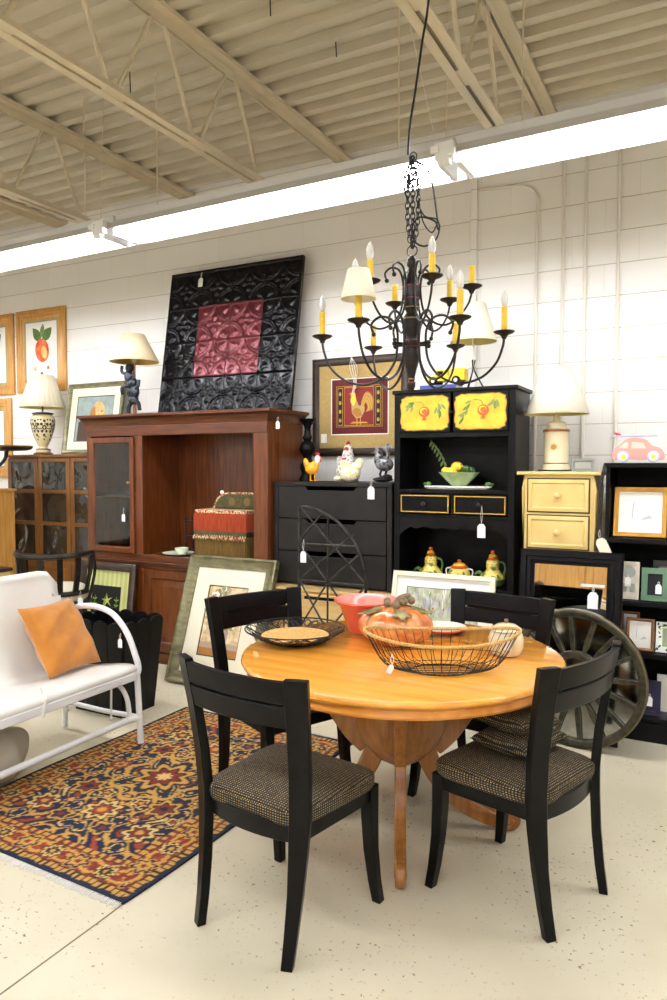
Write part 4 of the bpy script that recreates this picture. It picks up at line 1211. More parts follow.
# ------------------------------------------------------------------ black hutch with painted yellow doors
HX0, HX1, HY, HB = -1.885, -1.10, 4.40, 4.76
t = thing('painted_hutch', 'black hutch with two yellow pomegranate-painted doors and gold-lined drawers', 'hutch', (0, 0, 0))
b = MB('black_paint')
b.box(HX0, HX0+.03, HY, HB, .47, 2.015); b.box(HX1-.03, HX1, HY, HB, .47, 2.015); b.box(HX0+.03, HX1-.03, HB-.015, HB, .47, 2.015)
b.box(HX0+.03, HX1-.03, HY+.02, HB-.015, .765, .79); b.box(HX0+.03, HX1-.03, HY+.01, HB-.015, 1.38, 1.405); b.box(HX0+.03, HX1-.03, HY+.01, HB-.015, 1.225, 1.245); b.box(HX0+.03, HX1-.03, HY+.02, HB-.015, 1.735, 1.755)
b.build('carcass', t, bevel=.003)
b = MB('black_paint'); b.box(HX0-.015, HX1+.015, HY-.018, HB+.01, 2.015, 2.04); b.build('top', t, bevel=.005)
b = MB('black_paint'); b.box(HX0, HX0+.04, HY-.012, HY, .79, 2.015); b.box(HX1-.04, HX1, HY-.012, HY, .79, 2.015); b.box(HX0+.04, HX1-.04, HY-.012, HY, 1.735, 1.765); b.box(HX0+.04, HX1-.04, HY-.012, HY, 1.38, 1.405); b.box(HX0+.04, HX1-.04, HY-.012, HY, 1.222, 1.246); b.box(HX0, HX1, HY-.016, HY, .765, .792)
b.box(-1.50, -1.485, HY-.012, HY, 1.245, 1.38)
b.build('face_frame', t, bevel=.002)
b = MB('black_paint'); b.box(HX0-.01, HX1+.01, 4.13, HB, .06, .46); b.box(HX0-.02, HX1+.02, 4.115, HB+.005, .46, .485); b.box(HX0, HX1, 4.15, HB, 0, .06); b.build('base_cabinet', t, bevel=.004)
# doors
def scal(cx, cz, w, h):
    pts = []
    N = 64
    for i in range(N):
        a = 2*PI*i/N; p_ = .34
        x = math.copysign(abs(math.cos(a))**p_, math.cos(a)); z = math.copysign(abs(math.sin(a))**p_, math.sin(a))
        k = 1-.055*(.5+.5*math.cos(10*PI*(x if abs(z) > abs(x) else z*.6)))-(.06 if abs(x) > .82 and abs(z) > .82 else 0)
        pts.append((cx+x*w/2*(k if abs(x) >= abs(z) else 1), cz+z*h/2*(k if abs(z) > abs(x) else 1)))
    return pts
for s_, cx in ((0, -1.673), (1, -1.312)):
    b = MB('black_paint'); b.box(cx-.172, cx+.172, HY-.026, HY-.006, 1.766, 2.012); d_ = b.build('door', t, bevel=.003)
    b = MB('gold'); b.prism(scal(cx, 1.888, .335, .228), HY-.0275, HY-.024); b.build('panel_edge', d_)
    b = MB('yellow_paint'); b.prism(scal(cx, 1.888, .323, .216), HY-.029, HY-.026)
    q = [0]
    def F(poly, m, b=b, q=q): q[0] += 1; b.use(m); b.flat(poly, HY-.0292-.00015*q[0])
    dx = -.0 if s_ == 0 else .02
    F(disc(cx+dx, 1.895, .036, .034, 22), 'orange_paint'); F(disc(cx+dx-.004, 1.900, .024, .021, 18), 'yellow_bright'); F(disc(cx+dx, 1.897, .019, .017, 16), 'apple_red')
    F([(cx+dx-.006, 1.864), (cx+dx-.02, 1.838), (cx+dx-.006, 1.846), (cx+dx, 1.834), (cx+dx+.006, 1.846), (cx+dx+.018, 1.84), (cx+dx+.008, 1.864)], 'orange_paint')
    F(ribbon(path2([(cx+dx, 1.93), (cx+dx-.02, 1.955), (cx+dx-.06, 1.96)], 4), [.0025]*9), 'leaf')
    if s_ == 0: lv = [(-.06, 1.955, 185), (-.07, 1.95, 215), (-.085, 1.945, 200), (-.1, 1.94, 240), (-.075, 1.94, 250), (.09, 1.95, -60), (.095, 1.94, -80), (.10, 1.93, -100), (.11, 1.945, -50), (.1, 1.91, -75), (.105, 1.90, -95), (.085, 1.925, -110)]
    else: lv = [(-.05, 1.955, 200), (-.06, 1.94, 235), (-.07, 1.925, 215), (-.075, 1.91, 250), (-.09, 1.89, 225), (-.10, 1.87, 250), (-.09, 1.88, 200), (-.105, 1.85, 235), (.09, 1.965, -120), (.095, 1.95, -95), (.10, 1.96, -70), (.11, 1.945, -110), (.08, 1.945, -140)]
    for lx, lz, la in lv: F(leafp(cx+lx, lz, .052, .016, la), 'leaf' if la % 2 else 'leaf_dull')
    b.build('painted_panel', d_, smooth=False)
    if s_ == 0:
        b = MB('black_iron'); b.ball((cx+.178, HY-.04, 1.888), .013, 12); b.build('knob', d_)
for x0, x1 in ((HX0+.045, -1.505), (-1.48, HX1-.045)):
    b = MB('black_paint'); b.box(x0, x1, HY-.02, HY+.02, 1.252, 1.374); d_ = b.build('drawer', t, bevel=.002)
    b = MB('gold_line'); b.mould(x1-x0-.012, .110, [(0, HY-.0222), (.0065, HY-.0222), (.0065, HY-.0195), (0, HY-.0195)], (x0+x1)/2, 1.258); b.build('gold_line', d_)
    b = MB('black_iron'); b.lathe([(.006, 0), (.006, .012), (.014, .018), (.016, .026), (.010, .032), (.0001, .033)], 14); 
    M_ = Matrix.Translation(((x0+x1)/2, HY-.02, 1.313)) @ Matrix.Rotation(R(90), 4, 'X')
    b.v = [tuple(M_ @ Vector(p_)) for p_ in b.v]; b.build('knob', d_)
price_tag(t, -1.29, HY-.045, 1.31, .05, .11)
N = 40; pl = [(HX0+.03, 1.225), (HX1-.03, 1.225)]
for i in range(N+1):
    u = 1-i/N; c = abs(u-.5)*2
    z = 1.165-.07*max(0, (c-.72)/.28)**1.6+.014*math.sin(PI*u*6)**2*(c < .72)-.012*(c < .72)
    pl.append((HX0+.03+(HX1-HX0-.06)*u, z))
MB('black_paint').prism(pl, HY-.01, HY+.006).build('scalloped_valance', t, smooth=False)

t = thing('ceramic_tray', 'long white tray with green grape handles on the hutch shelf', 'tray', (-1.50, 4.52, 1.406))
b = MB('plate_white'); pl = disc(0, 0, .21, .085, 36); b.prism(pl, 0, .008, 'xy'); pl2 = disc(0, 0, .225, .095, 36)
b.prism(pl2, .008, .02, 'xy'); b.build('tray', t, bevel=.003)
for s_ in (-1, 1):
    b = MB('leaf'); b.ball((s_*.20, 0, .032), (.022, .02, .014), 10); b.ball((s_*.225, .01, .03), (.012, .012, .01), 8); b.build('handle', t)
t = thing('green_bowl', 'flared green glazed bowl holding lemons on the white tray', 'bowl', (-1.49, 4.52, 1.427)); t.scale = (.88, .88, .88)
MB('glaze_green').lathe([(.0001, 0), (.055, 0), (.06, .008), (.09, .035), (.15, .095), (.152, .1), (.145, .097), (.085, .04), (.0001, .014)], 36).build('bowl', t, ang=50)
fr = [('lemon', 'yellow lemon nearest the front of the green bowl', -.04, -.055, .105, .030), ('lemon', 'large yellow lemon on top of the pile in the green bowl', -.02, .012, .142, .034), ('lemon', 'yellow lemon at the left edge of the green bowl', -.105, .01, .112, .026),
      ('lemon', 'lemon buried low in the middle of the green bowl', .025, -.03, .078, .026)]
for nm, lb, x, y_, z, r_ in fr:
    b = MB('lemon'); b.ball((0, 0, 0), (r_*1.15, r_, r_), 14); b.ball((r_*1.1, 0, 0), (r_*.25, r_*.22, r_*.22), 8)
    tag(put(b.build('lemon', ang=80), -1.49+x*.88, 4.52+y_*.88, 1.421+z*.9), lb, 'lemon', 'fruit in the green bowl')
for lb, x, y_, z in (('dark green lime at the right side of the green bowl', .085, .01, .115), ('pale green fruit between the lemon and the lime', .065, -.045, .125)):
    b = MB('lime'); b.ball((0, 0, 0), (.029, .026, .026), 14); tag(put(b.build('lime', ang=80), -1.49+x*.88, 4.52+y_*.88, 1.421+z*.9), lb, 'fruit', 'fruit in the green bowl')
b = MB('leaf_dull'); pts = smooth_path([(0, 0, 0), (-.03, 0, .09), (-.07, 0, .16), (-.11, 0, .21)], 5); b.tube(pts, .003, 5)
for i in range(2, len(pts), 2):
    for s_ in (-1, 1):
        p_ = pts[i]; poly = leafp(p_.x, p_.z, .042, .015, -110 if s_ < 0 else -40 if i % 2 else -60); b.prism(poly, p_.y+s_*.006, p_.y+s_*.006+.0015)
tag(put(b.build('leafy_sprig', smooth=False), -1.585, 4.55, 1.515), 'arching green leafy sprig standing out of the fruit bowl', 'sprig')

def cruet(label, x, loc_y=4.54, sc=1, tall=True):
    t = thing('ceramic_cruet' if tall else 'ceramic_pot', label, 'pitcher' if tall else 'pot', (x, loc_y, .791), group='yellow painted pottery in the hutch'); t.scale = (.8, .8, .92)
    if tall:
        MB('pottery').lathe([(.0001, 0), (.06, 0), (.09, .02), (.10, .05), (.092, .08), (.06, .105), (.048, .12), (.052, .14), (.05, .17), (.038, .185), (.0001, .188)], 28).build('body', t, ang=60)
        MB('leaf').lathe([(.094, .022), (.1025, .045), (.102, .055), (.09, .03)], 28).build('green_band', t)
        MB('orange_paint').lathe([(.0345, .186), (.04, .192), (.034, .20), (.0001, .2)], 20).build('collar', t)
        MB('yellow_paint').lathe([(.03, .20), (.034, .208), (.024, .222), (.0001, .224)], 20).build('lid', t)
        MB('apple_red').lathe([(.012, .224), (.018, .234), (.015, .246), (.0001, .25)], 14).build('finial', t)
        b = MB('leaf'); b.tube(smooth_path([(.045, 0, .17), (.085, 0, .165), (.10, 0, .13), (.09, 0, .08)], 5), .0085, 8); b.build('handle', t)
        b = MB('leaf'); b.tube(smooth_path([(-.08, 0, .08), (-.12, 0, .09), (-.15, 0, .07)], 4), [.014]*4+[.01]*4+[.004], 8); b.build('spout', t)
        b = MB('ink_black')
        for i in range(9): b.ball((.052*math.cos(i*.7), .052*math.sin(i*.7), .155), .004, 6)
        b.build('dots', t)
    else:
        MB('pottery').lathe([(.0001, 0), (.06, 0), (.085, .02), (.092, .06), (.08, .10), (.062, .112), (.0001, .112)], 28).build('body', t, ang=60)
        MB('orange_paint').lathe([(.066, .113), (.07, .12), (.06, .13), (.0001, .13)], 24).build('lid', t)
        MB('yellow_paint').lathe([(.052, .13), (.045, .143), (.02, .15), (.0001, .15)], 20).build('lid_dome', t)
        MB('apple_red').lathe([(.012, .15), (.018, .16), (.013, .17), (.0001, .172)], 14).build('knob', t)
        for s_ in (-1, 1):
            b = MB('plate_white'); b.tube(smooth_path([(s_*.07, 0, .11), (s_*.11, 0, .10), (s_*.105, 0, .06), (s_*.085, 0, .05)], 4), .006, 8); b.build('handle', t)
cruet('yellow painted cruet at the left of the lower hutch shelf', -1.685)
cruet('short yellow lidded pot between the two cruets in the hutch', -1.49, tall=False)
cruet('yellow painted cruet at the right of the lower hutch shelf', -1.27)

framed('meadow_picture', 'cream framed pale iris meadow print leaning against the black hutch', 'picture', (-1.525, 4.26, .486), .665, .40, .028, .03, 'mat_cream', 'meadow', lean=13, art=art_meadow, matw=.066, matm='mat_white')

# on top of the hutch
t = thing('blue_book', 'blue book lying on top of the black hutch under the toy truck', 'book', (-1.60, 4.48, 2.041))
MB('plane_blue').box(-.12, .12, -.07, .07, 0, .003).build('lower_cover', t); MB('mat_white').box(-.117, .117, -.066, .066, .003, .022).build('pages', t); b = MB('plane_blue'); b.box(-.12, .12, -.07, .07, .022, .025); b.box(-.12, .12, -.07, -.067, .003, .022); b.build('upper_cover', t)
t = thing('toy_truck', 'yellow toy truck parked on the blue book on top of the hutch', 'toy truck', (-1.565, 4.48, 2.067))
b = MB('yellow_bright'); b.box(-.11, .13, -.045, .045, .025, .055); b.prism([(-.11, .055), (.02, .055), (.02, .095), (-.05, .095), (-.07, .06)], -.042, .042); b.box(.03, .13, -.045, .045, .055, .10); b.build('body', t, bevel=.006)
b = MB('black_matte'); b.prism([(-.06, .064), (-.01, .064), (-.01, .088), (-.046, .088)], -.0435, -.041); b.build('window', t)
for x in (-.07, .08):
    for s_ in (-1, 1):
        b = MB('black_matte'); b.prism(disc(x, .026, .026, None, 20), s_*.045, s_*.062); w_ = b.build('wheel', t, bevel=.003)
        b = MB('plate_white'); b.prism(disc(x, .026, .012, None, 14), s_*.0625, s_*.064); b.build('hub', w_)
def lamp_shade(t, r0, r1, z0, z1, m, inner, nm='shade', n=40):
    b = MB(m); b.lathe([(r0, z0), (r1, z1)], n); o = b.build(nm, t, ang=80, solid=.002)
    b = MB(inner); b.lathe([(r0-.003, z0+.001), (r1-.003, z1-.001)], n); b.build('lining', o, ang=80)
    b = MB('brass')
    for k in range(3): a = 2*PI*k/3; b.tube([(0, 0, z1-.02), ((r1-.004)*math.cos(a), (r1-.004)*math.sin(a), z1-.006)], .002, 5)
    b.build('spider', o)
    return o
t = thing('tripod_lamp', 'lamp with white shade and thin dark tripod base on top of the black hutch', 'lamp', (-1.44, 4.64, 2.041))
b = MB('black_iron')
for k in range(3):
    a = 2*PI*k/3+.4; b.tube(smooth_path([(.075*math.cos(a), .075*math.sin(a), .006), (.05*math.cos(a), .05*math.sin(a), .05), (.008*math.cos(a), .008*math.sin(a), .13), (.012*math.cos(a+2), .012*math.sin(a+2), .2)], 5), .005, 6)
b.build('tripod', t)
MB('conduit').lathe([(.006, .12), (.006, .36)], 10).build('stem', t)
MB('bulb').ball((0, 0, .40), (.025, .025, .04), 12).build('bulb', t)
lamp_shade(t, .15, .075, .315, .56, 'shade_plain', 'shade_inner')

# ------------------------------------------------------------------ cream drawer tower + lamp
t = thing('drawer_tower', 'tall narrow cream chest of drawers with round knobs behind the black mirror', 'chest of drawers', (-.85, 4.42, 0))
b = MB('cream_paint'); b.box(-.195, .195, 0, .34, 0, 1.50)
b.prism([(-.195, 1.50), (-.195, .0), (-.235, .0), (-.225, .25), (-.200, .6), (-.205, 1.1), (-.215, 1.42), (-.2, 1.50)], .004, .30); b.prism([(.195, 1.50), (.2, 1.5), (.215, 1.42), (.205, 1.1), (.200, .6), (.225, .25), (.235, 0), (.195, 0)], .004, .30)
b.build('carcass', t, bevel=.003)
b = MB('cream_paint'); b.box(-.242, .242, -.022, .345, 1.50, 1.522); b.build('top', t, bevel=.006)
for k in range(6):
    z1 = 1.475-.217*k; z0 = z1-.190
    MB('cream_groove').box(-.181, .181, -.002, .001, z0-.008, z1+.008).build('drawer_gap', t)
    b = MB('cream_paint'); b.mould(.346, z1-z0, [(0, -.010), (.02, -.016), (.028, -.010), (.028, 0), (0, 0)], 0, z0); b.box(-.15, .15, -.009, 0, z0+.026, z1-.026); d_ = b.build('drawer', t, bevel=.002)
    b = MB('pine_light'); b.lathe([(.007, 0), (.007, .01), (.018, .016), (.02, .024), (.012, .031), (.0001, .032)], 16)
    M_ = Matrix.Translation((0, -.01, (z0+z1)/2)) @ Matrix.Rotation(R(90), 4, 'X'); b.v = [tuple(M_ @ Vector(p_)) for p_ in b.v]; b.build('knob', d_)
t = thing('canister_lamp', 'cream canister lamp with gold sunburst and wide white shade on the cream chest', 'lamp', (-.90, 4.60, 1.5235))
b = MB('black_iron'); b.box(-.095, .095, -.075, .075, 0, .008); b.build('foot', t, bevel=.003)
MB('cream_ceramic').lathe([(.0001, .008), (.086, .008), (.082, .03), (.074, .045), (.074, .235), (.078, .24), (.078, .25), (.06, .262), (.058, .29), (.045, .30), (.02, .305), (.017, .34), (.0001, .34)], 36).build('body', t, ang=40)
b = MB('brown_frame'); b.lathe([(.0745, .042), (.0765, .046), (.0745, .05)], 36); b.lathe([(.079, .238), (.0795, .245), (.079, .252)], 36); b.build('bands', t)
b = MB('gold')
for k in range(12):
    a = 2*PI*k/12; 
    for q in range(3):
        pl = [(.01*math.cos(a-.2), .01*math.sin(a-.2)), (.034*math.cos(a), .034*math.sin(a)), (.01*math.cos(a+.2), .01*math.sin(a+.2))]
    b.add([(p_[0]*1.0, -math.sqrt(.0752**2-min(.0752, abs(p_[0]))**2)-.0006, .145+p_[1]) for p_ in pl], [(0, 1, 2)])
b.add([(p_[0], -math.sqrt(.0752**2-p_[0]**2)-.001, .145+p_[1]) for p_ in disc(0, 0, .016)], [list(range(20))]); b.build('sunburst', t, smooth=False)
MB('bulb').ball((0, 0, .40), (.028, .028, .045), 12).build('bulb', t)
lamp_shade(t, .19, .085, .345, .63, 'shade_plain', 'shade_inner')
framed('picture_frame', 'small silver-grey frame standing beside the canister lamp', 'picture frame', (-.725, 4.50, 1.523), .125, .075, .016, .012, 'grey_frame', 'grey_art', lean=8)

# black framed mirror
framed('black_mirror', 'wide black moulded mirror leaning against the cream chest, reflecting pine furniture', 'mirror', (-.762, 4.25, 0), .575, 1.07, .085, .04, 'black_paint', 'mirror', lean=6.8, prof='step')
bmir = [o for o in bpy.data.objects if o.name.startswith('black_mirror')][0]
b = MB('string'); b.box(.06, .19, -.016, -.013, .87, .885); b.build('paper_strip', bmir)
price_tag(bmir, .13, -.018, .87, .055, .03)

# round wagon-wheel mirror
t = thing('wheel_mirror', 'round wagon-wheel style mirror with dark spokes standing on the floor beside the bookshelf', 'mirror', (-.69, 4.158, 0), rz=-9, lean=2.0)
RW = .382
M_ = Matrix.Translation((0, -.02, RW)) @ Matrix.Rotation(R(90), 4, 'X')
def L2(b): b.v = [tuple(M_ @ Vector(p_)) for p_ in b.v]; return b
b = MB('wheel_wood'); b.lathe([(RW-.045, -.018), (RW, -.016), (RW, .014), (RW-.008, .02), (RW-.036, .02), (RW-.045, .012), (RW-.045, -.018)], 72); L2(b).build('rim', t, ang=50)
b = MB('gilt_dark'); b.lathe([(RW-.006, .0195), (RW+.001, .012), (RW+.0015, .016), (RW-.004, .0215)], 72); L2(b).build('gilt_edge', t)
b = MB('wheel_wood'); b.lathe([(.11, -.016), (.15, -.016), (.15, .014), (.14, .02), (.12, .02), (.11, .012), (.11, -.016)], 48); L2(b).build('inner_ring', t, ang=50)
b = MB('antique_mirror'); b.lathe([(.0001, -.012), (.0001, -.006), (RW-.04, -.006), (RW-.04, -.012)], 60); L2(b).build('mirror_glass', t)
for k in range(16):
    a = 2*PI*k/16+.1; b = MB('wheel_wood'); d = (math.cos(a), math.sin(a)); n_ = (-d[1], d[0])
    pl = [(d[0]*.145+n_[0]*.006, d[1]*.145+n_[1]*.006), (d[0]*.145-n_[0]*.006, d[1]*.145-n_[1]*.006), (d[0]*.2-n_[0]*.014, d[1]*.2-n_[1]*.014), (d[0]*(RW-.04)-n_[0]*.010, d[1]*(RW-.04)-n_[1]*.010), (d[0]*(RW-.04)+n_[0]*.010, d[1]*(RW-.04)+n_[1]*.010), (d[0]*.2+n_[0]*.014, d[1]*.2+n_[1]*.014)]
    b.prism(pl, -.004, .014, 'xy'); L2(b).build('spoke', t, bevel=.002)

# ------------------------------------------------------------------ black bookshelf
BX0, BX1, BY0, BY1 = -.585, .30, 4.42, 4.78
t = thing('bookshelf', 'black open bookshelf full of small picture frames at the right edge', 'bookshelf', (0, 0, 0))
MB('black_paint').box(BX0, BX0+.022, BY0, BY1, 0, 1.545).build('side_panel', t, bevel=.003)
MB('black_paint').box(BX1-.022, BX1, BY0, BY1, 0, 1.545).build('side_panel', t, bevel=.003)
MB('black_matte').box(BX0+.022, BX1-.022, BY1-.012, BY1, .02, 1.545).build('back_panel', t)
MB('black_paint').box(BX0-.012, BX1+.012, BY0-.015, BY1+.005, 1.545, 1.572).build('top', t, bevel=.004)
for z in (1.145, .79, .50, .135):
    MB('black_paint').box(BX0+.022, BX1-.022, BY0-.005, BY1-.012, z-.028, z).build('shelf', t, bevel=.003)
MB('black_paint').box(BX0, BX1, BY0-.02, BY0, 0, .105).build('plinth', t, bevel=.003)
b = MB('black_iron'); b.tube(smooth_path([(BX0-.006, BY0-.01, 1.56), (BX0-.02, BY0-.03, 1.45), (BX0-.022, BY0-.03, 1.30), (BX0-.03, BY0-.02, 1.16)], 5), .009, 8); b.build('side_strap', t)
price_tag(t, BX0-.025, BY0-.035, 1.19, .06, .05, 25, 'mat_cream')

framed('picture_frame', 'gold framed pale sketch on the upper shelf of the bookshelf', 'picture frame', (-.408, 4.49, 1.146), .285, .29, .027, .022, 'gold', 'mat_white', lean=12, art=art_sketch, prof='step')
def small(name, label, x, y_, z, w, h, fw, m, inner, lean=10, rz=0, prof='flat', art=None, extra=None, tagpos=None, matw=0, matm='mat_white'):
    t = framed('picture_frame', label, 'picture frame', (x, y_, z), w, h, fw, .018, m, inner, rz=rz, lean=lean, prof=prof, art=art, matw=matw, matm=matm)
    if tagpos: price_tag(t, tagpos[0], -.022, tagpos[1], .032, .015)
    return t
t = small('cream_frame', 'small cream double-window frame with an oval opening on the second shelf', -.462, 4.47, .791, .118, .215, .016, 'frame_cream', 'frame_cream', tagpos=(0, .14))
b = MB('grey_art'); b.flat(disc(0, .155, .038, .034), -.0065); b.flat(rect(-.036, -.008, .04, .09), -.0065); b.flat(rect(.008, .036, .04, .09), -.0065); b.build('openings', t, smooth=False)
small('green_frame', 'small sage green frame with a dark picture on the second shelf', -.32, 4.47, .791, .142, .185, .032, 'frame_green', 'ink_black', tagpos=(.02, .11))
small('brown_photo_frame', 'dark brown frame standing behind the green frame', -.24, 4.60, .791, .20, .215, .03, 'dark_brown', 'grey_art', lean=5)
small('pink_frame', 'small pink and white frame at the right edge of the second shelf', -.18, 4.47, .791, .10, .17, .03, 'pink', 'white')
small('little_brown_frame', 'tiny brown frame partly hidden at the left of the third shelf', -.455, 4.56, .501, .10, .20, .014, 'brown_frame', 'white', lean=6)
small('walnut_frame', 'brown wooden frame with a white sketch on the third shelf', -.392, 4.46, .501, .150, .185, .018, 'brown_frame', 'mat_white', art=art_sketch, prof='round')
t = small('floral_frame', 'white frame with painted black leaves on the third shelf', -.245, 4.48, .501, .13, .17, .036, 'white', 'grey_art', tagpos=(.03, .15))
b = MB('leaf'); rr = random.Random(11)
for k in range(26):
    s_ = rr.choice((0, 1, 2, 3)); x = rr.uniform(-.06, .05) if s_ < 2 else rr.choice((-1, 1))*.052; z = rr.uniform(.01, .15) if s_ >= 2 else (.012 if s_ else .148)
    b.use(rr.choice(('ink_black', 'leaf', 'ink_black'))); b.flat(leafp(x, z, .02, .009, rr.uniform(0, 360)), -.0186-.0001*k)
b.build('painted_leaves', t, smooth=False)
b = MB('lime_leaf'); b.mould(.062, .102, [(0, -.0188), (.005, -.0188), (.005, -.0175), (0, -.0175)], 0, .034); b.build('green_inner_edge', t)
small('navy_frame', 'dark navy frame with a hanging tag on the bottom shelf', -.335, 4.47, .136, .115, .195, .022, 'navy', 'navy', tagpos=(.0, .12))
small('white_box_frame', 'white boxed frame behind the navy frame on the bottom shelf', -.22, 4.58, .136, .17, .21, .014, 'white', 'mat_white', lean=4)
small('tan_print', 'small tan and blue print leaning behind the wheel mirror on the bottom shelf', -.45, 4.56, .136, .14, .25, .012, 'frame_cream', 'blue_art', lean=5)

# toy car cut-out on the bookshelf
t = thing('wooden_car', 'pink painted wooden beetle-shaped car cut-out with a surfboard on the bookshelf top', 'toy car', (-.43, 4.52, 1.573), rz=4)
body = path2([(-.135, .02), (-.135, .06), (-.115, .09), (-.085, .115), (-.055, .138), (.0, .143), (.045, .13), (.075, .10), (.115, .085), (.138, .06), (.145, .03), (.14, .018)], 4)
MB('pink').prism(body, -.014, .014).build('body', t, bevel=.003)
for x in (-.075, .085):
    b = MB('pale_blue'); b.prism(disc(x, .034, .034, None, 26), -.021, .018); w_ = b.build('wheel', t, bevel=.003)
    b = MB('plate_white'); b.prism(disc(x, .034, .025, None, 22), -.0225, -.021); b.build('tyre_wall', w_)
    b = MB('yellow_bright'); b.prism(disc(x, .034, .012, None, 18), -.024, -.0225); b.build('hub', w_)
b = MB('frame_cream'); b.prism([(-.1, .085), (-.05, .082), (-.05, .118), (-.07, .115)], -.0155, -.0142); b.prism([(-.035, .082), (.045, .082), (.03, .115), (-.03, .12)], -.0155, -.0142); b.build('windows', t)
b = MB('pale_blue'); b.prism([(-.145, .147), (.10, .151), (.105, .157), (.1, .162), (-.145, .157)], -.016, .016); b.build('surfboard', t, bevel=.002)
b = MB('comb_red'); b.prism(leafp(-.13, .172, .06, .018, -22), -.012, .012); b.build('red_fin', t)

# ------------------------------------------------------------------ iron grille
t = thing('iron_grille', 'dark wrought iron quarter-arch trellis standing in front of the dresser', 'trellis', (-2.27, 4.235, 0), lean=.6)
gw = .50; gx0, gx1 = -.25, .25; zt, zs = 1.28, .78
b = MB('grey_iron')
arc = [(gx1-.0-gw*(1-math.cos(a)), 0, zs+(zt-zs)*math.sin(a)) for a in [PI/2*i/16 for i in range(17)]]
b.tube([(gx1, 0, 0)]+arc+[(gx0, 0, 0)], .011, 8); b.build('outer_frame', t)
b = MB('grey_iron')
zm = 1.03; xm = gx0+.22; z_ = [.13, .45, .78, zm]
def bar(p, q, r_=.0065): b.tube([(p[0], p[2] if len(p) > 2 else 0, p[1]), (q[0], q[2] if len(q) > 2 else 0, q[1])], r_, 6)
bar((gx0, zm), (gx0+.42, zm)); bar((gx0, zs), (gx1, zs)); bar((gx0, .45), (gx1, .45)); bar((gx0, .12), (gx1, .12)); bar((xm, 1.20), (xm, 0.0))
bar((gx0, zt), (gx1-.01, zs+.02)); bar((gx0, zm), (xm+.0, zs)); bar((gx0, zs), (xm+.19, 1.11)); bar((gx0, zm+.02), (xm-.05, 1.23)); bar((xm, zs), (gx1-.05, .98)); bar((xm, zs), (gx1, .45))
for z0, z1 in ((.45, zs), (.12, .45)):
    bar((gx0, z1), (xm, z0)); bar((gx0, z0), (xm, z1)); bar((xm, z1), (gx1, z0)); bar((xm, z0), (gx1, z1))
b.build('lattice', t)
price_tag(t, gx0+.045, -.02, 1.06, .045, .08)

# ------------------------------------------------------------------ green-gold framed bouquet picture on the floor
framed('bouquet_picture', 'tall green-gold framed flower vase print leaning on the armoire base', 'picture', (-3.125, 4.045, 0), .765, .93, .085, .045, 'green_gold', 'bouquet', lean=19.5, art=art_bouquet, matw=.125, prof='scoop')
framed('starfish_picture', 'dark framed lime striped starfish print leaning on the armoire behind the planter', 'picture', (-4.36, 4.235, 0), .60, .78, .065, .035, 'dark_brown', 'lime_stripe', lean=8, art=art_star, prof='round')

# ------------------------------------------------------------------ scalloped planter
t = thing('slatted_planter', 'black flared wooden planter box with scalloped rim on the floor behind the bench', 'planter', (-3.425, 3.44, 0))
wt, dt, wb, db_, ph = .50, .36, .40, .27, .60
def side(p0, p1, q0, q1, n, nm):
    # p: bottom corners, q: top corners; n slats with round tops
    for k in range(n):
        b = MB('black_paint'); u0, u1 = k/n, (k+1)/n; pts = []
        prof_ = [(u0+.004, 0), (u1-.004, 0)]
        for i in range(9):
            a = PI*i/8; prof_.append(((u0+u1)/2+(u1-u0)*.49*math.cos(a), .93+.07*math.sin(a)))
        nrm = (Vector(p1)-Vector(p0)).cross(Vector(q0)-Vector(p0)).normalized()*.009
        def S(u, w_):
            P_ = Vector(p0).lerp(Vector(p1), u); Q_ = Vector(q0).lerp(Vector(q1), u); return P_.lerp(Q_, w_)
        v = [tuple(S(*p_)-nrm) for p_ in prof_]+[tuple(S(*p_)+nrm) for p_ in prof_]; m_ = len(prof_)
        b.add(v, [list(range(m_)), list(range(2*m_-1, m_-1, -1))]+[(i, i+m_, (i+1) % m_+m_, (i+1) % m_) for i in range(m_)])
        b.build('slat', t, bevel=.002, smooth=False)
c_ = [(-1, -1), (1, -1), (1, 1), (-1, 1)]
Bt = [(x*wb/2, y_*db_/2, 0.0) for x, y_ in c_]; Tp = [(x*wt/2, y_*dt/2, ph) for x, y_ in c_]
for i, n_ in enumerate((4, 3, 4, 3)): side(Bt[i], Bt[(i+1) % 4], Tp[i], Tp[(i+1) % 4], n_, 'side')
MB('black_paint').box(-wb/2+.01, wb/2-.01, -db_/2+.01, db_/2-.01, .02, .04).build('bottom_board', t)

# ------------------------------------------------------------------ barrel back chair
t = thing('barrel_chair', 'dark slatted barrel-back chair with pale cushion behind the white bench', 'chair', (-4.49, 3.92, 0), rz=26)
rb = .285
def arc_(r_, z, a0=190, a1=350, n=20, y0=0, rise=0): return [(r_*math.cos(R(a0+(a1-a0)*i/n)), y0+r_*math.sin(R(a0+(a1-a0)*i/n)), z+rise*abs(i/n-.5)*2) for i in range(n+1)]
b = MB('bronze_iron'); b.tube(arc_(rb, .885, 186, 354, 24, 0, .012), .021, 8); b.build('top_rail', t)
b = MB('bronze_iron'); b.tube(arc_(rb-.045, .60, 184, 356, 24), .02, 8); b.build('lower_rail', t)
for k in range(7):
    a = R(188+164*k/6); b = MB('bronze_iron'); b.M = Matrix.Rotation(a, 4, 'Z'); b.prism([(rb-.052, .6), (rb-.036, .6), (rb+.0, .75), (rb+.008, .89), (rb-.008, .89), (rb-.016, .75)], -.021, .021); b.build('back_slat', t)
MB('bronze_iron').lathe([(.0001, .50), (.25, .50), (.255, .515), (.25, .53), (.0001, .53)], 32).build('seat', t)
MB('mat_cream').lathe([(.0001, .531), (.215, .531), (.23, .55), (.23, .61), (.20, .635), (.0001, .64)], 32).build('cushion', t, ang=60)
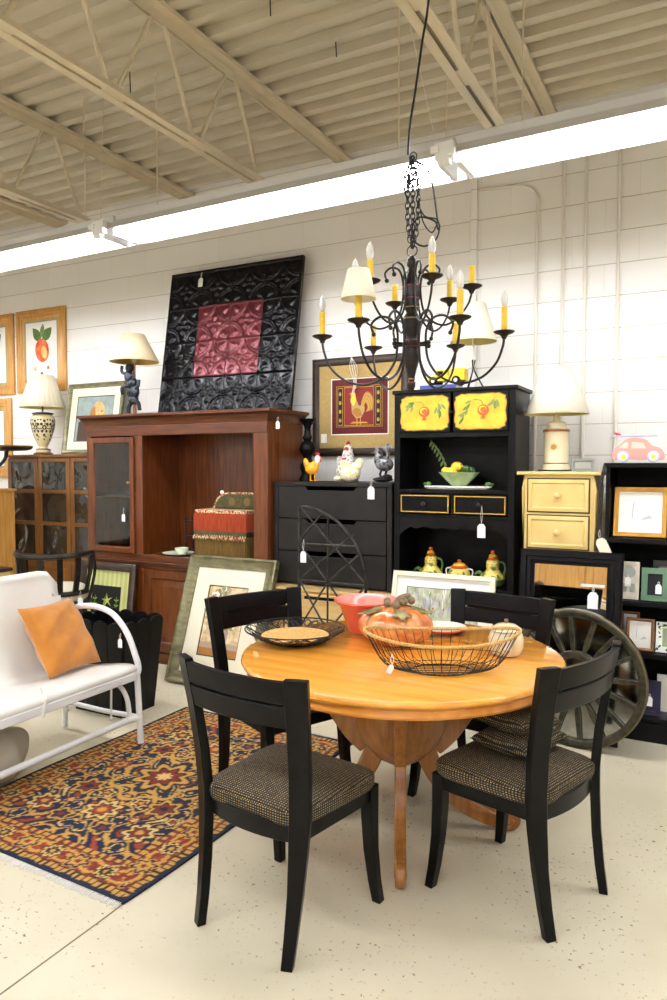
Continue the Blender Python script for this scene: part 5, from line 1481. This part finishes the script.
for k in range(4):
    a = R(45+90*k); b = MB('bronze_iron'); b.tube(smooth_path([(.2*math.cos(a), .2*math.sin(a), .51), (.235*math.cos(a), .235*math.sin(a), .3), (.22*math.cos(a), .22*math.sin(a), .12), (.25*math.cos(a), .25*math.sin(a), .0)], 5), .018, 8); b.build('leg', t)
for s_ in (0, 180):
    a = R(s_); b = MB('bronze_iron'); b.tube(smooth_path([(rb*math.cos(a), 0, .9), (rb*math.cos(a)*1.0, .03, .75), (rb*math.cos(a)*.9, .02, .6), (.24*math.cos(a), 0, .52)], 5), .012, 8); b.build('arm_support', t)
price_tag(t, .24, -.15, .62, .04, .05)

# ------------------------------------------------------------------ oak cabinet with rippled glass
t = thing('oak_cabinet', 'brown oak cabinet with nine visible rippled glass panes left of the armoire', 'cabinet', (-5.31, 4.62, 0))
b = MB('oak'); b.box(-.62, .62, .02, .33, .05, 1.63); b.build('carcass', t, bevel=.003)
MB('oak_x').box(-.64, .64, -.012, .335, 1.63, 1.655).build('top', t, bevel=.004)
b = MB('oak'); b.box(-.62, -.56, .03, .32, 0, .05); b.box(.56, .62, .03, .32, 0, .05); b.build('feet', t)
for k in range(3):
    cx = -.41+.41*k
    b = MB('oak'); b.box(cx-.2, cx-.155, 0, .02, .72, 1.62); b.box(cx+.155, cx+.2, 0, .02, .72, 1.62)
    for z in (.74, 1.045, 1.335, 1.62): b.box(cx-.155, cx+.155, .0, .018, z-.03, z)
    d_ = b.build('door', t, bevel=.002)
    for z0, z1 in ((.745, 1.01), (1.05, 1.30), (1.34, 1.585)):
        MB('ripple_glass').box(cx-.155, cx+.155, .006, .014, z0, z1).build('pane', d_)
    b = MB('oak'); b.mould(.40, .62, [(0, 0), (.05, 0), (.055, .01), (.055, .02), (0, .02)], cx, .06); b.box(cx-.15, cx+.15, .01, .02, .11, .63); b.build('lower_door', t, bevel=.002)

# lamp with painted urn, on the oak cabinet
t = thing('urn_lamp', 'painted cream urn table lamp with ribbed white shade on the oak cabinet', 'lamp', (-5.60, 4.76, 1.656))
b = MB('oak'); b.lathe([(.0001, 0), (.085, 0), (.088, .012), (.07, .022), (.0001, .022)], 8); b.build('plinth', t)
MB('urn_cream').lathe([(r_*.87, z) for r_, z in [(.0001, .022), (.072, .022), (.074, .045), (.045, .058), (.042, .075), (.055, .09), (.085, .15), (.115, .24), (.125, .30), (.12, .345), (.095, .37), (.0001, .375)]], 40).build('urn', t, ang=60)
b = MB('urn_blue'); b.lathe([(.082, .372), (.096, .378), (.096, .386), (.05, .395), (.0001, .395)], 36); b.lathe([(.065, .047), (.066, .052), (.05, .057)], 30)
b.build('metal_collar', t)
b = MB('urn_blue'); rr = random.Random(2)
def urn_r(z):
    P_ = [(.055, .09), (.085, .15), (.115, .24), (.125, .30), (.12, .345)]
    for (r0, z0), (r1, z1) in zip(P_, P_[1:]):
        if z0 <= z <= z1: return .87*(r0+(r1-r0)*(z-z0)/(z1-z0))
    return .105
def onurn(a0, z0, poly, m):
    b.use(m); b.add([((urn_r(z0+p_[1])+.0012)*math.cos(a0+p_[0]/.11), (urn_r(z0+p_[1])+.0012)*math.sin(a0+p_[0]/.11), z0+p_[1]) for p_ in poly], [list(range(len(poly)))])
for k in range(8):
    a0 = 2*PI*k/8+.2
    for (dx, dz, r_) in ((0, 0, .022), (.026, .03, .014), (-.026, .03, .014), (.022, -.035, .013), (-.022, -.035, .013), (0, .06, .014), (0, -.07, .014), (.03, .07, .009), (-.03, .07, .009), (0, -.11, .01), (.02, -.085, .008)): onurn(a0, .25, disc(dx, dz, r_, None, 10), 'urn_blue')
    onurn(a0, .25, disc(0, 0, .009, None, 8), 'yellow_bright')
    for an in (30, 80, 130, 200, 250, 310, 345): onurn(a0, .25, leafp(.018*math.cos(R(an)), .018*math.sin(R(an)), .032, .009, an), 'urn_blue')
b.build('painted_flowers', t, smooth=False)
MB('lamp_post').lathe([(.008, .395), (.008, .46)], 10).build('stem', t)
MB('bulb').ball((0, 0, .50), (.028, .028, .045), 12).build('bulb', t)
sh = lamp_shade(t, .205, .105, .435, .735, 'shade', 'shade_inner')
b = MB('pine_light')
for k in range(26):
    for j in range(16):
        if k % 2: continue
        a = 2*PI*k/26; q = .06+.88*j/15; r_ = .205+(.105-.205)*q+.0022; z = .435+.3*q; da = .028/r_
        b.add([(r_*math.cos(a-da), r_*math.sin(a-da), z), (r_*math.cos(a+da), r_*math.sin(a+da), z), ((r_-.0018)*math.cos(a+da), (r_-.0018)*math.sin(a+da), z+.005), ((r_-.0018)*math.cos(a-da), (r_-.0018)*math.sin(a-da), z+.005)], [(0, 1, 2, 3)])
o = b.build('lacing', sh, smooth=False)
MB('lamp_post').ball((0, 0, .755), .014, 10).build('finial', t)

framed('dog_picture', 'gold framed spaniel dog print standing on the oak cabinet beside the urn lamp', 'picture', (-5.035, 4.80, 1.656), .69, .655, .042, .03, 'green_gold', 'sky_grey', lean=9.5, art=art_dog, matw=.075, prof='scoop')

# cherub lamp on the armoire
t = thing('cherub_lamp', 'dark figural lamp of climbing cherubs with a tan shade on the armoire', 'lamp', (-4.275, 4.56, 1.9625))
MB('lamp_post').lathe([(.0001, 0), (.055, 0), (.055, .012), (.014, .02), (.011, .43), (.0001, .43)], 16).build('post', t)
MB('cherub').lathe([(.0001, .0005), (.07, .0005), (.072, .014), (.057, .018), (.0565, .0)], 24).build('base', t)
b = MB('cherub')
def fig(cx, cz, s_, fl):
    b.ball((cx, -.03, cz+.085*s_), (.026*s_, .026*s_, .03*s_), 12)
    b.ball((cx-.01*fl, -.028, cz+.035*s_), (.03*s_, .026*s_, .042*s_), 12)
    b.ball((cx+.015*fl, -.02, cz-.01*s_), (.034*s_, .028*s_, .032*s_), 12)
    b.tube(smooth_path([(cx, -.04, cz+.05*s_), (cx-.045*fl*s_, -.05, cz+.06*s_), (cx-.05*fl*s_, -.045, cz+.10*s_)], 4), .010*s_, 7)
    b.tube(smooth_path([(cx, -.03, cz+.05*s_), (cx+.04*fl*s_, -.03, cz+.03*s_), (cx+.03*fl*s_, -.02, cz-.01*s_)], 4), .009*s_, 7)
    b.tube(smooth_path([(cx+.01*fl, -.03, cz-.02*s_), (cx-.045*fl*s_, -.05, cz-.03*s_), (cx-.05*fl*s_, -.04, cz-.075*s_)], 4), .012*s_, 7)
    b.tube(smooth_path([(cx+.02*fl, -.02, cz-.02*s_), (cx+.045*fl*s_, -.02, cz-.05*s_), (cx+.05*fl*s_, -.02, cz-.09*s_)], 4), .012*s_, 7)
fig(-.025, .275, 1.35, 1); fig(.018, .147, 1.4, -1)
b.build('cherubs', t, ang=80)
MB('bulb').ball((0, 0, .47), (.026, .026, .04), 12).build('bulb', t)
lamp_shade(t, .20, .085, .44, .665, 'shade_tan', 'shade_gold')

# pine framed fruit prints
for i, (lb, x, z) in enumerate((('pine framed apple print on the wall above the urn lamp', -5.87, 2.27), ('pine framed print cut by the left edge, upper row', -6.60, 2.265), ('pine framed print cut by the left edge, lower row', -6.655, 1.43))):
    framed('fruit_print', lb, 'picture', (x, 4.998, z), .68, .80, .105, .03, 'pine', 'mat_white', art=art_fruit, matw=.018, matm='sage', prof='step', group='pine framed fruit prints')

# ------------------------------------------------------------------ far left furniture
t = thing('pine_sideboard', 'tall plain wooden cabinet cut by the left edge, under the round iron table', 'cabinet', (-6.13, 4.2, 0))
b = MB('pine'); b.box(-.55, .55, -.20, .22, .04, 1.33); b.build('carcass', t, bevel=.004)
MB('pine_x').box(-.57, .57, -.22, .23, 1.33, 1.35).build('top', t, bevel=.004)
for s_ in (-1, 1):
    b = MB('pine'); b.mould(.50, 1.2, [(0, -.218), (.06, -.218), (.065, -.205), (.065, -.2), (0, -.2)], s_*.26, .09); d_ = b.build('door', t, bevel=.002); MB('brass').ball((s_*.06, -.235, .75), .012, 8).build('knob', d_)
b = MB('pine'); b.box(-.55, .55, -.18, .2, 0, .04); b.build('plinth', t)
t = thing('round_iron_table', 'small round dark table with scrolled iron legs standing on the wooden cabinet', 'side table', (-5.69, 4.20, 1.351)); t.scale = (1.5, 1.12, 1)
MB('dark_brown').lathe([(.0001, .335), (.27, .335), (.30, .345), (.31, .36), (.31, .375), (.0001, .375)], 40).build('tabletop', t)
MB('gold').lathe([(.309, .364), (.3125, .37), (.309, .374)], 40).build('gilt_rim', t)
for k in range(3):
    a = R(20+120*k); b = MB('black_iron'); c0, s0 = math.cos(a), math.sin(a)
    b.tube([(q[0]*c0, q[0]*s0, q[1]) for q in path2([(.16, .335), (.14, .25), (.07, .17), (.03, .14), (.06, .08), (.075, .03), (.05, .012), (.035, .03)], 6)], .012, 8); b.build('scroll_leg', t)
t = thing('yellow_cabinet', 'low pale yellow cabinet with dark top behind the white bench at the left edge', 'cabinet', (-4.92, 3.38, 0))
b = MB('cream_paint'); b.box(-.36, .36, -.18, .18, .0, .79); b.build('carcass', t, bevel=.004)
MB('dark_brown').box(-.375, .375, -.195, .195, .79, .815).build('top', t, bevel=.004)
for s_ in (-1, 1):
    b = MB('cream_paint'); b.mould(.34, .70, [(0, -.195), (.05, -.195), (.055, -.185), (.055, -.18), (0, -.18)], s_*.178, .05); b.build('door', t, bevel=.002)
t = thing('red_bowl', 'deep red glass bowl on the low yellow cabinet at the left edge', 'bowl', (-4.85, 3.45, .816))
MB('red_glass').lathe([(.0001, 0), (.07, 0), (.075, .01), (.105, .10), (.125, .19), (.12, .19), (.10, .10), (.068, .02), (.0001, .015)], 36).build('bowl', t, ang=60)
b = MB('gold_line')
for k in range(18):
    a = 2*PI*k/18; b.ball((.1225*math.cos(a), .1225*math.sin(a), .165+.01*(k % 2)), .005, 6)
b.build('painted_dots', t)

# ------------------------------------------------------------------ pine furniture behind the viewer, seen in the mirrors
t = thing('pine_wardrobe', 'tall knotty pine wardrobe behind the viewer, reflected in the black mirror', 'wardrobe', (-1.75, -2.6, 0), rz=180)
b = MB('pine'); b.box(-.8, .8, 0, .55, .08, 1.95); b.build('carcass', t, bevel=.004)
MB('pine_x').box(-.85, .85, -.05, .58, 1.95, 2.02).build('cornice', t, bevel=.01)
MB('pine_x').box(-.82, .82, -.02, .56, 0, .08).build('plinth', t, bevel=.004)
for s_ in (-1, 1):
    b = MB('pine'); b.mould(.76, 1.8, [(0, -.022), (.09, -.022), (.10, -.008), (.10, 0), (0, 0)], s_*.39, .11)
    for k in range(6): b.box(s_*.39-.28+.094*k, s_*.39-.28+.094*k+.088, -.01, 0, .21, 1.81)
    d_ = b.build('door', t, bevel=.003); MB('brass').ball((s_*.05, -.04, 1.0), .016, 8).build('knob', d_)

# ------------------------------------------------------------------ chandelier
CX, CY = -1.128, 2.80
t = thing('chandelier', 'black twelve-arm chandelier with yellow candle sleeves and one cream shade hanging over the table', 'chandelier', (CX, CY, 1.86))
b = MB('bronze_iron')
prof = [(.0001, 0), (.008, .002), (.012, .012), (.016, .02), (.016, .035), (.012, .04), (.014, .06), (.02, .085), (.03, .12), (.034, .15), (.034, .165), (.026, .18), (.03, .19), (.03, .20), (.022, .21), (.022, .225), (.034, .24),
        (.040, .26), (.040, .285), (.032, .305), (.022, .318), (.026, .328), (.032, .335), (.032, .35), (.028, .358), (.031, .372), (.034, .395), (.033, .42), (.026, .45), (.016, .485), (.014, .50), (.020, .506), (.022, .515), (.021, .53), (.014, .538), (.010, .546), (.0001, .552)]
b.lathe(prof, 28); b.build('turned_column', t, ang=60)
for z, r_, m_ in ((.035, .0165, 'col_red'), (.182, .0265, 'col_red'), (.205, .0295, 'col_red'), (.292, .0375, 'col_gold'), (.338, .0325, 'col_gold'), (.374, .0320, 'col_red'), (.05, .0142, 'col_gold'), (.423, .0335, 'col_red')):
    MB(m_).lathe([(r_-.002, z-.003), (r_+.0012, z-.001), (r_+.0012, z+.002), (r_-.002, z+.004)], 28).build('painted_ring', t)
def arm(ang, pts, r_, zc, big, shade=False, bulb=True):
    a = R(ang); c0, s0 = math.cos(a), math.sin(a)
    sp = smooth_path([(x, 0, z) for x, z in pts], 7)
    b = MB('bronze_iron'); b.tube([(p_.x*c0, p_.x*s0, p_.z) for p_ in sp], .0052 if big else .0045, 8)
    e = pts[0]; b.ball((e[0]*c0, e[0]*s0, e[1]), .0095, 8)
    ar = b.build('arm', t)
    X, Y = r_*c0, r_*s0
    b = MB('bronze_iron'); b.lathe([(.0001, -.028), (.008, -.026), (.012, -.016), (.018, -.010), (.034, -.004), (.042, .002), (.041, .005), (.015, .003), (.0001, .003)], 24, (X, Y, zc)); b.build('drip_plate', ar, ang=50)
    h = .10 if big else .08
    b = MB('candle'); b.lathe([(.0001, .003), (.0125, .003), (.0125, h), (.009, h+.002), (.0001, h+.002)], 12, (X, Y, zc))
    b.build('candle_sleeve', ar)
    if bulb:
        b = MB('bulb'); b.lathe([(.006, h+.002), (.012, h+.012), (.0155, h+.03), (.012, h+.05), (.005, h+.066), (.0001, h+.072)], 12, (X, Y, zc)); b.build('bulb', ar, ang=80)
        b = MB('brass'); b.lathe([(.0001, h+.003), (.007, h+.003), (.007, h+.012), (.0001, h+.012)], 10, (X, Y, zc)); b.build('bulb_base', ar)
    if shade:
        b = MB('shade'); b.lathe([(.065, h-.022), (.040, h+.085)], 30, (X, Y, zc)); b.build('clip_shade', ar, ang=80, solid=.0015)
lower = [(.155, .235), (.165, .275), (.13, .305), (.085, .295), (.06, .25), (.058, .19), (.07, .12), (.115, .06), (.19, .03), (.275, .05), (.335, .105), (.362, .17), (.368, .21)]
upper = [(.105, .455), (.112, .485), (.088, .505), (.055, .495), (.038, .45), (.036, .39), (.05, .32), (.09, .275), (.14, .262), (.19, .29), (.225, .335), (.238, .37), (.24, .385)]
for k in range(6):
    w_ = -40+60*k   # the near-left arm carries the shade
    arm(w_, lower, .368, .23, True, shade=(w_ % 360 == 260), bulb=(k not in (2, 3)))
for k in range(6): arm(-50+60*k, upper, .24, .405, False, bulb=(k not in (1, 3)))
for k in range(6):
    a = R(-10+60*k); c0, s0 = math.cos(a), math.sin(a)
    b = MB('bronze_iron'); b.tube([(q[0]*c0, q[0]*s0, q[1]) for q in path2([(.03, .19), (.06, .192), (.075, .19)], 3)], .006, 6); b.ball((.078*c0, .078*s0, .19), .011, 8); b.build('boss', t)
b = MB('black_iron')
def link(c, r_, axis, ln=.016, wd=.009):
    pts = []
    for i in range(12):
        q = 2*PI*i/12; x = wd*math.cos(q); z = ln*math.sin(q)
        pts.append((c[0]+(x if axis else 0), c[1]+(0 if axis else x), c[2]+z))
    b.tube(pts, .0028, 5, closed=True)
link((0, 0, .566), 0, 1, .022, .022)
for s_, x0 in ((-1, -.018), (1, .022), (0, .002)):
    n_ = 16
    for i in range(n_):
        q = i/(n_-1); x = x0*math.sin(PI*q)**.5*1.1; link((x, .004*s_, .592+.335*q), 0, (i+(s_ > 0)) % 2)
link((0, .005, .94), 0, 1, .02, .016)
rr = random.Random(4)
for k in range(5): link((rr.uniform(-.02, .03), rr.uniform(-.02, .02), rr.uniform(.80, .93)), 0, k % 2)
b.build('chain', t)
b = MB('cord_black')
c0, s0 = math.cos(R(28)), math.sin(R(28))
def cr(pts): return [(x*c0, x*s0, z) for x, z in path2(pts, 7)]
b.tube(cr([(0, .93), (.06, .89), (.085, .80), (.10, .70), (.11, .66), (.095, .61), (.05, .585), (.01, .605), (.0, .66), (.03, .70), (.09, .685), (.105, .65)]), .0038, 6)
b.tube(cr([(0, .93), (.02, .85), (.03, .75), (.045, .68), (.08, .64), (.10, .69), (.05, .705), (.02, .76)]), .0030, 6)
b.tube(cr([(0, .93), (-.03, .87), (-.03, .80), (-.005, .74)]), .0038, 6)
b.build('slack_cord', t)
b = MB('cord_black'); b.tube(smooth_path([(-.02, 0, .95), (.0, -.03, 1.05), (.04, -.08, 1.14), (.10, -.16, 1.28), (.155, -.23, 1.43), (.22, -.33, 1.99)], 5), .0045, 6); b.build('hanging_cord', t)
b = MB('cord_black'); b.tube(smooth_path([(0, 0, .12), (.02, .0, .06), (.0, .0, 0)], 4), .0045, 6)
tag(put(b.build('cord_tail'), -1.245, 2.60, 3.735), 'short black cord end hanging from the ceiling deck left of the chandelier cord', 'cord')
b = MB('conduit'); b.tube([(0, 0, .0), (.12, .30, -.85)], .0015, 5)
tag(put(b.build('pull_string'), -1.30, 2.93, ZC), 'thin pale string running from the ceiling deck towards the strip light', 'string')

# ------------------------------------------------------------------ camera, world, look
cam = bpy.data.cameras.new('camera'); co = bpy.data.objects.new('camera', cam); COL.objects.link(co)
cam.sensor_fit = 'VERTICAL'; cam.sensor_height = 36; cam.lens = 36*730/1000; cam.clip_start = .05
co.location = (0, 0, 1.56); co.rotation_euler = (R(90)-math.atan(35/730), 0, R(28))
scene.camera = co
w = bpy.data.worlds.new('world'); scene.world = w; w.use_nodes = True
w.node_tree.nodes['Background'].inputs[0].default_value = (.9, .95, 1, 1); w.node_tree.nodes['Background'].inputs[1].default_value = .3
scene.view_settings.view_transform = 'Standard'; scene.view_settings.look = 'None'
scene.view_settings.gamma = 1; scene.view_settings.use_curve_mapping = False
scene.view_settings.exposure = 0.0
scene.cycles.max_bounces = 8; scene.cycles.sample_clamp_indirect = 10
